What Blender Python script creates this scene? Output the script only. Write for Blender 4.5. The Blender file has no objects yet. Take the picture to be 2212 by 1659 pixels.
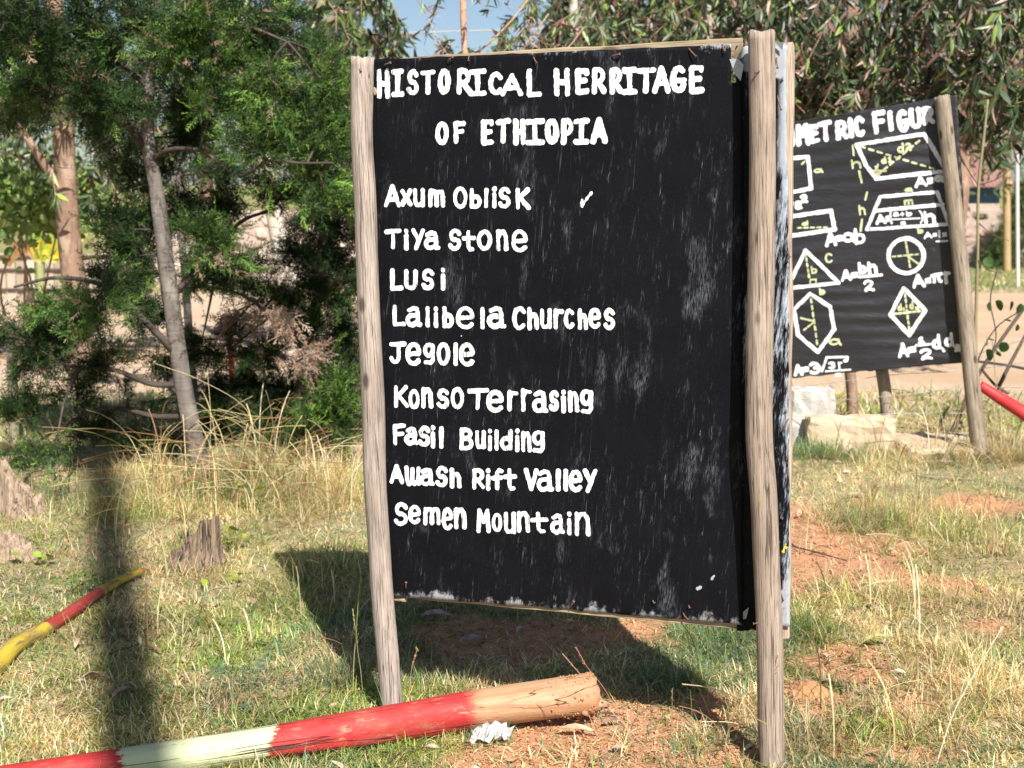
import bpy, math, random
import numpy as np
from mathutils import Vector, Matrix

random.seed(7)
rng = np.random.default_rng(11)
S = bpy.context.scene
COL = S.collection
PI = math.pi

# ------------------------------------------------------------------ camera, world, sun
FPX = 3072.0                      # focal length in photo units (frame 2212 x 1659)
CX, CY = 1106.0, 829.5
CAMH = 1.6
PITCH = math.atan((CY - 377.0) / FPX)
cam = bpy.data.cameras.new('camera')
cam.sensor_width = 36.0
cam.lens = 36.0 * FPX / 2212.0
cam.clip_end = 2000
cam.dof.use_dof = True
cam.dof.focus_distance = 4.1
cam.dof.aperture_fstop = 5.8
co = bpy.data.objects.new('camera', cam)
co.location = (0, 0, CAMH)
co.rotation_euler = (PI / 2 - PITCH, 0, 0)
COL.objects.link(co)
S.camera = co

SUN_EL = math.radians(45)
SHADOW_DIR = Vector((-0.296, 0.955, 0)).normalized()       # where shadows fall on the ground
TO_SUN = Vector((-SHADOW_DIR.x * math.cos(SUN_EL), -SHADOW_DIR.y * math.cos(SUN_EL), math.sin(SUN_EL)))
W = bpy.data.worlds.new('World')
S.world = W
W.use_nodes = True
nt = W.node_tree
bg = nt.nodes['Background']
sky = nt.nodes.new('ShaderNodeTexSky')
sky.sky_type = 'NISHITA'
sky.sun_disc = False
sky.sun_elevation = SUN_EL
sky.sun_rotation = math.atan2(TO_SUN.x, TO_SUN.y)
sky.altitude = 2000
sky.air_density = 1.0
sky.dust_density = 4.0
nt.links.new(sky.outputs[0], bg.inputs[0])
bg.inputs[1].default_value = 0.062
sl = bpy.data.lights.new('sun', 'SUN')
sl.energy = 4.8
sl.angle = math.radians(0.53)
sl.color = (1.0, 0.965, 0.92)
so = bpy.data.objects.new('sun', sl)
so.rotation_euler = TO_SUN.to_track_quat('Z', 'Y').to_euler()
so.location = (3, -6, 9)
COL.objects.link(so)
S.view_settings.view_transform = 'Standard'
S.view_settings.look = 'None'
S.view_settings.exposure = 0.82
S.view_settings.gamma = 1
S.render.engine = 'CYCLES'
S.cycles.transparent_max_bounces = 8

# ------------------------------------------------------------------ small numeric helpers
def vnoise(x, y, seed=0):
    x = np.asarray(x, float); y = np.asarray(y, float)
    xi = np.floor(x).astype(np.int64); yi = np.floor(y).astype(np.int64)
    xf = x - xi; yf = y - yi
    def h(a, b):
        n = (a * 374761393 + b * 668265263 + seed * 982451653) & 0x7fffffff
        n = ((n ^ (n >> 13)) * 1274126177) & 0x7fffffff
        return ((n ^ (n >> 16)) & 0xffff) / 65535.0
    u = xf * xf * (3 - 2 * xf); v = yf * yf * (3 - 2 * yf)
    return ((h(xi, yi) * (1 - u) + h(xi + 1, yi) * u) * (1 - v) + (h(xi, yi + 1) * (1 - u) + h(xi + 1, yi + 1) * u) * v)

def fbm(x, y, oct=3, seed=0):
    s = 0; a = 1; t = 0
    for i in range(oct):
        s = s + a * vnoise(np.asarray(x) * 2 ** i, np.asarray(y) * 2 ** i, seed + i * 17); t += a; a *= .5
    return s / t

def sstep(a, b, x):
    t = np.clip((np.asarray(x, float) - a) / (b - a), 0, 1)
    return t * t * (3 - 2 * t)

# camera rays -> world points (photo units, 2212 x 1659)
cp, sp = math.cos(PITCH), math.sin(PITCH)
def ray(px, py):
    a = (px - CX) / FPX; b = -(py - CY) / FPX
    return Vector((a, cp + b * sp, -sp + b * cp))
def at(px, py, Y):
    d = ray(px, py)
    return Vector((0, 0, CAMH)) + d * (Y / d.y)
def base_h(x, y):
    y = np.asarray(y, float)
    return -np.clip(y - 9.0, 0, 45) * 0.026
def hgt(x, y):
    x = np.asarray(x, float); y = np.asarray(y, float)
    near = 1 - sstep(12, 20, y)
    h = base_h(x, y) + near * (0.05 * (fbm(x * .9 + 5, y * .9, 2, 3) - .5) + 0.03 * (fbm(x * 5, y * 5, 2, 9) - .5) + 0.022 * (fbm(x * 18, y * 18, 2, 5) - .5))
    d = np.abs(y - (3.93 + .30 * (x - .1))) ; k = np.exp(-(d / .22) ** 2) * sstep(-2.2, -1.6, x) * (1 - sstep(.3, .7, x))
    h = h * (1 - k) - .012 * k
    return h
def H(x, y): return float(hgt(x, y))
def atz(px, py, z):
    d = ray(px, py); return Vector((0, 0, CAMH)) + d * ((z - CAMH) / d.z)
def gp(px, py):
    d = ray(px, py); o = Vector((0, 0, CAMH))
    t = CAMH / max(-d.z, 1e-4)
    for _ in range(25):
        p = o + d * t
        t += (p.z - H(p.x, p.y)) / max(-d.z, 1e-3) * .7
    return o + d * t

# ------------------------------------------------------------------ object helpers
def tag(o, label=None, cat=None, group=None, kind=None):
    if label: o['label'] = label
    if cat: o['category'] = cat
    if group: o['group'] = group
    if kind: o['kind'] = kind
    return o
def thing(name, loc, label, cat, group=None, rot=0):
    o = bpy.data.objects.new(name, None)
    o.location = loc; o.rotation_euler = (0, 0, rot); o.empty_display_size = .1
    COL.objects.link(o)
    return tag(o, label, cat, group)
def link(name, me, mat, parent=None, world=None, local=None):
    """link a mesh; world = matrix in world space (default identity)"""
    o = bpy.data.objects.new(name, me)
    if mat is not None and len(me.materials) == 0: me.materials.append(mat)
    COL.objects.link(o)
    if local is not None:
        o.parent = parent; o.matrix_local = local
        return o
    M = world if world is not None else Matrix.Identity(4)
    if parent is not None:
        o.parent = parent
        PM = Matrix.LocRotScale(parent.location, parent.rotation_euler, parent.scale)
        if parent.parent is not None:
            q = parent.parent
            PM = Matrix.LocRotScale(q.location, q.rotation_euler, q.scale) @ parent.matrix_basis
        o.matrix_basis = PM.inverted() @ M
    else:
        o.matrix_basis = M
    return o
def tri_mesh(name, V, T, C=None, uv=None, smooth=False, quads=False):
    V = np.ascontiguousarray(V, np.float32).reshape(-1, 3); T = np.ascontiguousarray(T, np.int32)
    k = T.shape[1]
    me = bpy.data.meshes.new(name)
    me.vertices.add(len(V)); me.vertices.foreach_set('co', V.ravel())
    me.loops.add(T.size); me.loops.foreach_set('vertex_index', T.ravel())
    me.polygons.add(len(T))
    me.polygons.foreach_set('loop_start', np.arange(0, T.size, k, dtype=np.int32))
    me.polygons.foreach_set('loop_total', np.full(len(T), k, np.int32))
    if smooth: me.polygons.foreach_set('use_smooth', np.ones(len(T), bool))
    if C is not None:
        a = me.color_attributes.new('tint', 'FLOAT_COLOR', 'POINT')
        C = np.asarray(C, np.float32)
        if C.shape[1] == 3: C = np.hstack([C, np.ones((len(C), 1), np.float32)])
        a.data.foreach_set('color', np.ascontiguousarray(C, np.float32).ravel())
    if uv is not None:
        l = me.uv_layers.new(name='uv')
        l.data.foreach_set('uv', np.ascontiguousarray(np.asarray(uv, np.float32)[T.ravel()]).ravel())
    me.update(); me.validate()
    return me
def poly_mesh(name, V, F, smooth=False):
    me = bpy.data.meshes.new(name); me.from_pydata([tuple(v) for v in V], [], F)
    if smooth: me.polygons.foreach_set('use_smooth', [True] * len(me.polygons))
    me.update(); return me

def scatter(tmpls, P, R, s, C, pick=None):
    """templates [(V,T)], positions, rotation matrices (columns = axes), scales, colours -> arrays"""
    Vs, Ts, Cs = [], [], []; off = 0
    n = len(P)
    if pick is None: pick = rng.integers(0, len(tmpls), n)
    for k, (tv, tt) in enumerate(tmpls):
        idx = np.nonzero(pick == k)[0]
        if len(idx) == 0: continue
        sc = s[idx][:, None, None] if np.ndim(s) == 1 else s[idx][:, None, :]
        v = np.einsum('nij,nkj->nki', R[idx], tv[None] * sc) + P[idx][:, None, :]
        Vs.append(v.reshape(-1, 3))
        t = tt[None] + (np.arange(len(idx)) * len(tv))[:, None, None] + off
        Ts.append(t.reshape(-1, tt.shape[1]))
        c = C[idx]
        Cs.append(np.repeat(c, len(tv), axis=0))
        off += len(idx) * len(tv)
    return np.vstack(Vs), np.vstack(Ts), np.vstack(Cs)
def frames(D, up_rand=True, roll=None):
    """rotation matrices with local x along D"""
    D = D / np.linalg.norm(D, axis=1, keepdims=True)
    ref = np.tile(np.array([0, 0, 1.]), (len(D), 1))
    par = np.abs(D[:, 2]) > .95
    ref[par] = [1, 0, 0]
    Yv = np.cross(ref, D); Yv /= np.linalg.norm(Yv, axis=1, keepdims=True)
    Zv = np.cross(D, Yv)
    if roll is None: roll = rng.uniform(0, 2 * PI, len(D))
    c = np.cos(roll)[:, None]; s_ = np.sin(roll)[:, None]
    Y2 = Yv * c + Zv * s_; Z2 = -Yv * s_ + Zv * c
    return np.stack([D, Y2, Z2], axis=2)

def tube(name, pts, rad, mat, parent=None, n=16, seg=None, rough=.03, seed=0, cap=True, tip=False, jag=0.0, flute=0.0, lump=2.5):
    """tapered bent tube; mesh local z runs from first to last point, so grain follows the length"""
    pts = [Vector(p) for p in pts]
    rad = list(rad) if hasattr(rad, '__len__') else [rad] * len(pts)
    cum = [0]
    for a, b in zip(pts, pts[1:]): cum.append(cum[-1] + (b - a).length)
    L = cum[-1]
    seg = seg or max(2, min(90, int(L / .035)))
    A = np.array([tuple(p) for p in pts])
    s = np.linspace(0, L, seg + 1)
    def smooth_interp(vals):
        vals = np.asarray(vals, float); m = len(vals)
        if m < 3: return np.interp(s, cum, vals)
        tan = np.gradient(vals, np.array(cum))
        i = np.clip(np.searchsorted(cum, s, side='right') - 1, 0, m - 2)
        c0 = np.array(cum)[i]; c1 = np.array(cum)[i + 1]; h = c1 - c0; t = (s - c0) / h
        return (2*t**3-3*t**2+1)*vals[i] + (t**3-2*t**2+t)*h*tan[i] + (-2*t**3+3*t**2)*vals[i+1] + (t**3-t**2)*h*tan[i+1]
    P = np.stack([smooth_interp(A[:, k]) for k in range(3)], axis=1)
    Rr = np.interp(s, cum, rad)
    ax = (pts[-1] - pts[0]).normalized()
    q = ax.to_track_quat('Z', 'Y'); M = Matrix.Translation(pts[0]) @ q.to_matrix().to_4x4(); Mi = np.array(M.inverted())
    Pl = P @ Mi[:3, :3].T + Mi[:3, 3]
    T = np.gradient(Pl, axis=0); T /= np.linalg.norm(T, axis=1, keepdims=True)
    X = np.array([1., 0, 0]); V = []
    th = np.linspace(0, 2 * PI, n, endpoint=False)
    for i in range(seg + 1):
        t = T[i]; X = X - t * X.dot(t); X /= np.linalg.norm(X); Y = np.cross(t, X)
        nz = fbm(np.cos(th) * 1.3 + 10 + seed * 7, s[i] * lump + np.sin(th) * 1.3, 2, seed) - .5
        r = Rr[i] * (1 + rough * 4 * nz + flute * np.cos(3 * th + seed))
        ring = Pl[i] + np.outer(np.cos(th) * r, X) + np.outer(np.sin(th) * r, Y)
        if jag and i in (0, seg): ring = ring + t * (jag * (rng.random(n)[:, None] - .5)) * (1 if i else -1)
        V.append(ring)
    V = np.vstack(V)
    F = []
    for i in range(seg):
        for k in range(n):
            a = i * n + k; b = i * n + (k + 1) % n
            F.append((a, b, b + n, a + n))
    Vl = [tuple(v) for v in V]
    if cap:
        Vl.append(tuple(V[:n].mean(0))); c0 = len(Vl) - 1
        Vl.append(tuple(V[-n:].mean(0))); c1 = len(Vl) - 1
        for k in range(n):
            F.append((c0, (k + 1) % n, k)); F.append((c1, seg * n + k, seg * n + (k + 1) % n))
    me = bpy.data.meshes.new(name); me.from_pydata(Vl, [], F)
    sm = [True] * (seg * n) + [False] * (len(F) - seg * n)
    me.polygons.foreach_set('use_smooth', sm); me.update()
    return link(name, me, mat, parent, M)

def box_mesh(name, sx, sy, sz, bev=.003, wob=0.0, segs=(1, 1, 1), z0=False):
    import bmesh
    bm = bmesh.new(); bmesh.ops.create_cube(bm, size=1)
    for v in bm.verts: v.co = Vector((v.co.x * sx, v.co.y * sy, (v.co.z + (.5 if z0 else 0)) * sz))
    for ax, k in enumerate(segs):
        if k > 1:
            es = [e for e in bm.edges if abs((e.verts[0].co - e.verts[1].co).normalized()[ax]) > .9]
            bmesh.ops.subdivide_edges(bm, edges=es, cuts=k - 1, use_grid_fill=True)
    if bev: 
        es = [e for e in bm.edges if len(e.link_faces) == 2 and e.calc_face_angle(0) > .5]
        bmesh.ops.bevel(bm, geom=es, offset=bev, segments=1, affect='EDGES')
    if wob:
        for v in bm.verts: v.co += Vector([random.uniform(-1, 1) * wob for _ in range(3)])
    me = bpy.data.meshes.new(name); bm.to_mesh(me); bm.free(); return me

# ------------------------------------------------------------------ materials
class N:
    def __init__(s, name):
        s.m = bpy.data.materials.new(name); s.m.use_nodes = True
        s.t = s.m.node_tree; s.t.nodes.clear()
        s.out = s.t.nodes.new('ShaderNodeOutputMaterial')
    def new(s, ty, **kw):
        n = s.t.nodes.new(ty)
        for k, v in kw.items(): setattr(n, k, v)
        return n
    def put(s, sock, v):
        if isinstance(v, bpy.types.NodeSocket): s.t.links.new(v, sock)
        elif isinstance(v, (tuple, list)) and len(v) == 3 and sock.type == 'RGBA': sock.default_value = (*v, 1)
        else: sock.default_value = v
    def obj(s): return s.new('ShaderNodeTexCoord').outputs['Object']
    def uv(s): return s.new('ShaderNodeTexCoord').outputs['UV']
    def pos(s): return s.new('ShaderNodeNewGeometry').outputs['Position']
    def tint(s, n='tint'): return s.new('ShaderNodeAttribute', attribute_name=n).outputs['Color']
    def rnd(s): return s.new('ShaderNodeObjectInfo').outputs['Random']
    def sc(s, v, x, y, z):
        n = s.new('ShaderNodeVectorMath', operation='MULTIPLY'); s.put(n.inputs[0], v); n.inputs[1].default_value = (x, y, z); return n.outputs[0]
    def add3(s, v, w):
        n = s.new('ShaderNodeVectorMath', operation='ADD'); s.put(n.inputs[0], v); s.put(n.inputs[1], w); return n.outputs[0]
    def noise(s, v, scale=5, detail=3, rough=.55, dist=0):
        n = s.new('ShaderNodeTexNoise'); s.put(n.inputs['Vector'], v)
        n.inputs['Scale'].default_value = scale; n.inputs['Detail'].default_value = detail
        n.inputs['Roughness'].default_value = rough; n.inputs['Distortion'].default_value = dist
        return n.outputs['Fac']
    def vor(s, v, scale=5, out='Distance', feature='F1'):
        n = s.new('ShaderNodeTexVoronoi', feature=feature); s.put(n.inputs['Vector'], v); n.inputs['Scale'].default_value = scale; return n.outputs[out]
    def ss(s, v, a, b, lo=0., hi=1.):
        n = s.new('ShaderNodeMapRange', interpolation_type='SMOOTHSTEP'); s.put(n.inputs[0], v)
        n.inputs[1].default_value = a; n.inputs[2].default_value = b; n.inputs[3].default_value = lo; n.inputs[4].default_value = hi
        return n.outputs[0]
    def op(s, o, a, b=0., c=False):
        n = s.new('ShaderNodeMath', operation=o, use_clamp=c); s.put(n.inputs[0], a); s.put(n.inputs[1], b); return n.outputs[0]
    def mix(s, f, a, b, mode='MIX'):
        n = s.new('ShaderNodeMix', data_type='RGBA', blend_type=mode)
        s.put(n.inputs[0], f); s.put(n.inputs[6], a); s.put(n.inputs[7], b); return n.outputs[2]
    def sep(s, v):
        n = s.new('ShaderNodeSeparateXYZ'); s.put(n.inputs[0], v); return n.outputs
    def bump(s, h, strength=.5, dist=.005):
        n = s.new('ShaderNodeBump'); s.put(n.inputs['Height'], h); n.inputs['Strength'].default_value = strength; n.inputs['Distance'].default_value = dist; return n.outputs[0]
    def bsdf(s, col, rough=.8, nrm=None, spec=.3, metal=0., trans=None):
        b = s.new('ShaderNodeBsdfPrincipled')
        s.put(b.inputs['Base Color'], col); s.put(b.inputs['Roughness'], rough)
        b.inputs['Specular IOR Level'].default_value = spec; s.put(b.inputs['Metallic'], metal)
        if nrm is not None: s.put(b.inputs['Normal'], nrm)
        sh = b.outputs[0]
        if trans:
            t = s.new('ShaderNodeBsdfTranslucent'); s.put(t.inputs[0], col)
            mx = s.new('ShaderNodeMixShader'); mx.inputs[0].default_value = trans
            s.t.links.new(sh, mx.inputs[1]); s.t.links.new(t.outputs[0], mx.inputs[2]); sh = mx.outputs[0]
        s.t.links.new(sh, s.out.inputs[0]); return s.m

def mat_foliage(name, trans=.3, rough=.55, spec=.35, vary=.35, scale=3):
    n = N(name); c = n.tint()
    nz = n.noise(n.pos(), scale, 3)
    c2 = n.mix(1.0, c, n.mix(n.ss(nz, .3, .7), (1 - vary, 1 - vary, 1 - vary), (1 + vary, 1 + vary, 1 + vary)), 'MULTIPLY')
    return n.bsdf(c2, rough, None, spec, 0., trans)
def mat_wood(name, a, b, dark, lichen=None, crack=.6, gs=1.0, rough=.85, tips=None):
    n = N(name); o = n.obj()
    st = n.sc(o, 120 * gs, 120 * gs, 3.4 * gs)
    f1 = n.noise(st, 1, 6, .65); f2 = n.noise(n.sc(o, 330 * gs, 330 * gs, 12 * gs), 1, 4, .65)
    f3 = n.noise(n.add3(n.sc(o, 6, 6, 3), n.rnd()), 1, 4, .6)
    c = n.mix(n.ss(f1, .3, .7), a, b)
    c = n.mix(n.ss(f3, .42, .68, 0, .55), c, tuple(x * .62 for x in b))
    fine = n.ss(f2, .36, .58, .55, 1.12)
    c = n.mix(1.0, c, n.mix(fine, (0, 0, 0), (1, 1, 1)), 'MULTIPLY')
    cr = n.noise(n.add3(n.sc(o, 55 * gs, 55 * gs, 1.0 * gs), n.rnd()), 1, 3, .5, .2)
    crk = n.op('MULTIPLY', n.ss(n.op('ABSOLUTE', n.op('SUBTRACT', cr, .5)), 0, .016, crack, 0), n.ss(n.noise(n.sc(o, 8, 8, 3), 1, 2), .38, .48))
    c = n.mix(crk, c, dark)
    kn = n.vor(n.add3(n.sc(o, 9, 9, 4.5), n.rnd()), 1)
    c = n.mix(n.ss(kn, .16, .07, 0, .85), c, dark)
    if lichen:
        lf = n.ss(n.noise(n.sc(o, 22, 22, 7), 1, 4, .7), .63, .72, 0, .55); c = n.mix(lf, c, lichen)
    h = n.op('SUBTRACT', n.op('MULTIPLY', n.op('ADD', f1, f2), .5), crk)
    return n.bsdf(c, rough, n.bump(h, .7, .003), .25)
M = {}
M['post'] = mat_wood('weathered_post', (.47, .395, .335), (.33, .26, .21), (.05, .035, .028), None, .75)
M['post2'] = mat_wood('weathered_post_lichen', (.43, .34, .27), (.30, .225, .17), (.04, .026, .02), (.33, .27, .08), .85)
M['post3'] = mat_wood('brown_post', (.40, .33, .25), (.26, .20, .14), (.04, .03, .02), None, .9)
M['batten'] = mat_wood('pale_timber', (.48, .38, .25), (.34, .26, .17), (.10, .06, .03), None, .35, .7)
M['batten_grey'] = mat_wood('greyed_timber', (.55, .42, .29), (.50, .40, .33), (.10, .06, .03), None, .25, .6)
M['stump'] = mat_wood('stump_wood', (.48, .36, .25), (.27, .19, .13), (.03, .02, .015), (.16, .18, .05), .95, .6)
M['stump_dark'] = mat_wood('old_stump_wood', (.30, .22, .145), (.15, .10, .07), (.015, .012, .01), None, 1.0, .5)
M['stick'] = mat_wood('dark_stick', (.16, .12, .09), (.09, .065, .05), (.02, .015, .01), None, .5)
def mat_bark(name, a, b, dark, sc=9, blotch=(.4, .36, .3)):
    n = N(name); o = n.obj()
    f = n.noise(n.sc(o, sc * 2.2, sc * 2.2, sc * .5), 1, 6, .65, .3); g = n.noise(n.sc(o, 9, 9, 5), 1, 3, .5)
    c = n.mix(n.ss(f, .3, .7), a, b); c = n.mix(n.ss(g, .52, .64, 0, .85), c, blotch); c = n.mix(n.ss(n.noise(n.sc(o, 14, 14, 7), 1, 4, .7), .56, .66, 0, .8), c, dark)  # blotches are bark mottle plus painted patches of dappled shade
    rg = n.noise(n.sc(o, 12, 12, 60), 1, 2, .5); c = n.mix(n.ss(rg, .6, .72, 0, .4), c, dark)
    return n.bsdf(c, .85, n.bump(n.op('ADD', f, rg), .8, .006), .2)
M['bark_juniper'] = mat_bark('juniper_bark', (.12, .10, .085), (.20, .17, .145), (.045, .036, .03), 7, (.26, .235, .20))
M['bark_dark'] = mat_bark('shade_darkened_bark', (.06, .045, .036), (.10, .075, .06), (.02, .015, .015), 9, (.11, .09, .075))  # darker bark colour stands for the leaf shade over limbs and twigs
M['bark_euc'] = mat_bark('eucalyptus_bark', (.34, .22, .15), (.20, .125, .085), (.09, .055, .04), 9, (.42, .30, .22))
M['bark_pink'] = mat_bark('pink_sapling_bark', (.48, .25, .18), (.55, .33, .22), (.2, .08, .05), 9, (.5, .42, .28))
M['bark_pale'] = mat_bark('pale_gum_bark', (.55, .5, .42), (.42, .36, .29), (.2, .15, .12), 7, (.62, .58, .5))
M['leaf_juniper'] = mat_foliage('juniper_foliage', .12, .6, .25, .45, 5)
M['leaf_euc'] = mat_foliage('eucalyptus_leaves', .18, .42, .5, .25, 3)
M['grass'] = mat_foliage('grass_blades', .45, .55, .3, .3, 1.7)
M['weed'] = mat_foliage('broad_leaves', .35, .5, .35, .15, 8)

def mat_plain(name, col, rough=.8, var=.2, sc=20, spec=.3, bump=.2, metal=0.):
    n = N(name); f = n.noise(n.obj(), sc, 4, .6)
    c = n.mix(f, tuple(x * (1 - var) for x in col), tuple(min(1, x * (1 + var)) for x in col))
    return n.bsdf(c, rough, n.bump(f, bump, .004), spec, metal)
def mat_paint(name, col, sc=90):
    n = N(name); o = n.obj(); f = n.noise(o, sc, 4, .7); g = n.noise(o, 14, 3, .6)
    c = n.mix(n.ss(f, .25, .5), tuple(x * .82 for x in col), col); c = n.mix(n.ss(g, .58, .72, 0, .4), c, tuple(x * .62 + .05 for x in col))
    br = n.noise(n.sc(o, 160, 160, 22), 1, 4, .75); th = n.noise(o, 26, 4, .7)
    c = n.mix(n.op('MULTIPLY', n.ss(br, .50, .64), n.ss(th, .44, .58)), c, tuple(x * .22 for x in col))
    return n.bsdf(c, .5, n.bump(f, .4, .001), .35)
M['white_paint'] = mat_paint('white_brush_paint', (.86, .86, .85))
M['yellow_paint'] = mat_paint('pale_yellow_brush_paint', (.56, .58, .34))
M['rust'] = mat_plain('rusty_nail', (.17, .09, .06), .75, .5, 300, .4, .3)
M['wire'] = mat_plain('galvanised_wire', (.32, .32, .33), .45, .2, 80, .5, .1, .6)
M['zinc'] = mat_plain('bare_zinc', (.42, .45, .48), .5, .25, 40, .5, .3, .3)
M['paper'] = mat_plain('crumpled_paper', (.50, .49, .485), .8, .12, 60, .2, .5)
M['leaf_dead'] = mat_foliage('dead_leaf', .15, .75, .2, .3, 40)
def mat_conc(name, a, b):
    n = N(name); o = n.obj(); c = n.mix(n.noise(o, 6, 6, .7), a, b)
    c = n.mix(n.ss(n.noise(n.sc(o, 9, 9, 2), 1, 5, .75), .5, .7, 0, .6), c, (.36, .24, .14)); c = n.mix(n.ss(n.noise(o, 70, 3, .7), .6, .7, 0, .5), c, (.2, .17, .13))
    return n.bsdf(c, .92, n.bump(n.noise(o, 30, 6, .75), .9, .01), .15)
M['concrete'] = mat_conc('pale_concrete', (.55, .53, .49), (.42, .40, .37))
M['sandstone'] = mat_conc('sandy_concrete', (.62, .51, .37), (.50, .38, .25))
M['red_paint'] = mat_plain('red_painted_wood', (.48, .035, .035), .55, .25, 25, .4, .3)

def mat_sheet(name, W_, H_, streak=1.0, corner=True, strip=False):
    n = N(name); uv0 = n.uv(); x, y, _ = n.sep(uv0)
    cmb = n.new('ShaderNodeCombineXYZ'); n.put(cmb.inputs[0], n.op('SUBTRACT', x, n.op('MULTIPLY', y, .07))); n.put(cmb.inputs[1], y); uv = cmb.outputs[0]
    low = n.noise(n.sc(uv, 3.4, 1.6, 1), 1, 3, .6)
    st = n.noise(n.sc(uv, 120, 15, 1), 1, 6, .8, .8)
    st2 = n.noise(n.sc(uv, 240, 14, 1), 1, 4, .7, .1)
    m = n.op('MULTIPLY', n.ss(st, .54, .72), n.ss(n.noise(n.sc(uv, 16, 4.5, 1), 1, 5, .7, .3), .47, .64))
    m = n.op('MULTIPLY', m, n.ss(st2, .35, .6))
    xr = n.ss(x, W_ * .45, W_ * .95, .75, 1.0)
    m = n.op('MULTIPLY', m, xr)
    lowb = n.noise(n.sc(uv, 10, 3.4, 1), 1, 5, .65, .25)
    patch = n.op('MULTIPLY', n.ss(lowb, .55, .70), n.ss(n.noise(n.sc(uv, 320, 40, 1), 1, 3, .7), .42, .62))
    m = n.op('MAXIMUM', m, n.op('MULTIPLY', n.op('MULTIPLY', patch, n.ss(x, 0, W_, .6, 1.)), .5))
    scr = n.op('MULTIPLY', n.ss(n.op('ABSOLUTE', n.op('SUBTRACT', n.noise(n.sc(uv, 60, .9, 1), 1, 2, .5), .5)), .0, .006, 1, 0), n.ss(n.noise(n.sc(uv, 30, 6, 1), 1, 4, .7), .52, .62))
    m = n.op('MAXIMUM', m, n.op('MULTIPLY', scr, .3))
    m = n.op('MULTIPLY', m, .42 * streak)
    fine = n.op('MULTIPLY', n.ss(n.noise(uv, 420, 2, .6), .68, .76), .28 * streak)
    m = n.op('MAXIMUM', m, fine)
    base = n.mix(n.noise(uv, 9, 3, .5), (.0028, .0028, .0038), (.0065, .0065, .009))
    c = n.mix(m, base, (.50, .53, .60))
    sp1 = n.ss(n.vor(n.add3(uv, (3.1, .7, 0)), 12), .028, .018)
    sel = n.ss(n.noise(uv, 7, 0), .52, .56)
    c = n.mix(n.op('MULTIPLY', sp1, n.op('MULTIPLY', sel, .8)), c, (.6, .62, .62))
    ed = n.noise(n.sc(uv, 46, 34, 1), 1, 6, .8)
    el = n.noise(n.sc(uv, 9, 1, 1), 1, 3, .6)
    if not strip:
        # brushed-thin paint along the bottom and top margins
        wb = n.op('ADD', n.op('MULTIPLY', n.ss(el, .36, .7), .036), .005)
        fb = n.ss(n.op('SUBTRACT', n.op('ADD', wb, n.op('MULTIPLY', n.op('SUBTRACT', ed, .5), .09)), y), 0, .022)
        wt = n.op('MULTIPLY', n.ss(n.noise(n.sc(uv, 5, 1, 1), 1, 2, .6), .40, .56), .065)
        ft = n.ss(n.op('SUBTRACT', n.op('ADD', wt, n.op('MULTIPLY', n.op('SUBTRACT', ed, .55), .12)), n.op('SUBTRACT', H_, y)), 0, .02)
        c = n.mix(n.op('MULTIPLY', n.op('MAXIMUM', fb, ft), n.ss(st2, .3, .6, .35, .9)), c, n.mix(n.noise(uv, 60, 3, .7), (.16, .17, .19), (.56, .57, .58)))
    if corner:
        dx = n.op('MULTIPLY', n.op('SUBTRACT', W_, x), .9); dy = n.op('SUBTRACT', H_, y)
        d = n.op('ADD', n.op('ADD', dx, n.op('MULTIPLY', dy, 1.1)), n.op('MULTIPLY', n.op('SUBTRACT', ed, .5), .22))
        c = n.mix(n.ss(d, .10, .07), c, n.mix(n.noise(uv, 25, 3, .6), (.33, .36, .38), (.5, .53, .55)))
    if strip:
        f = n.op('ADD', n.noise(n.sc(uv, 12, 1.2, 1), 1, 2, .5), n.op('MULTIPLY', n.op('SUBTRACT', n.noise(n.sc(uv, 110, 16, 1), 1, 5, .75), .5), .7))
        c = n.mix(n.ss(f, .50, .66), c, n.mix(n.noise(uv, 50, 3, .6), (.27, .31, .37), (.46, .5, .55)))
        c = n.mix(n.op('MULTIPLY', n.ss(y, H_ - .38, H_ - .33), n.ss(n.op('ADD', x, n.op('MULTIPLY', n.ss(y, H_ - .13, H_ - .10), .1)), .07, .09)), c, n.mix(n.noise(uv, 22, 4, .7), (.26, .28, .31), (.44, .47, .50)))  # tin stays black left of the post, painting in the post's shade
        c = n.mix(n.op('MULTIPLY', n.op('MULTIPLY', n.ss(y, .17, .15), n.ss(x, .07, .09)), n.ss(n.noise(uv, 24, 3, .6), .35, .5)), c, (.36, .37, .38))
        c = n.mix(n.op('MULTIPLY', n.ss(n.op('ABSOLUTE', n.op('SUBTRACT', y, .245)), .018, .01), n.op('MULTIPLY', n.ss(x, .07, .09), n.ss(n.noise(uv, 70, 2), .56, .60))), c, (.75, .55, .06))
    h = n.op('ADD', n.noise(uv, 5, 2, .5), n.op('MULTIPLY', st, .06))
    return n.bsdf(c, n.ss(m, 0, .4, .55, .85), n.bump(h, .35, .02), .10)

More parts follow.
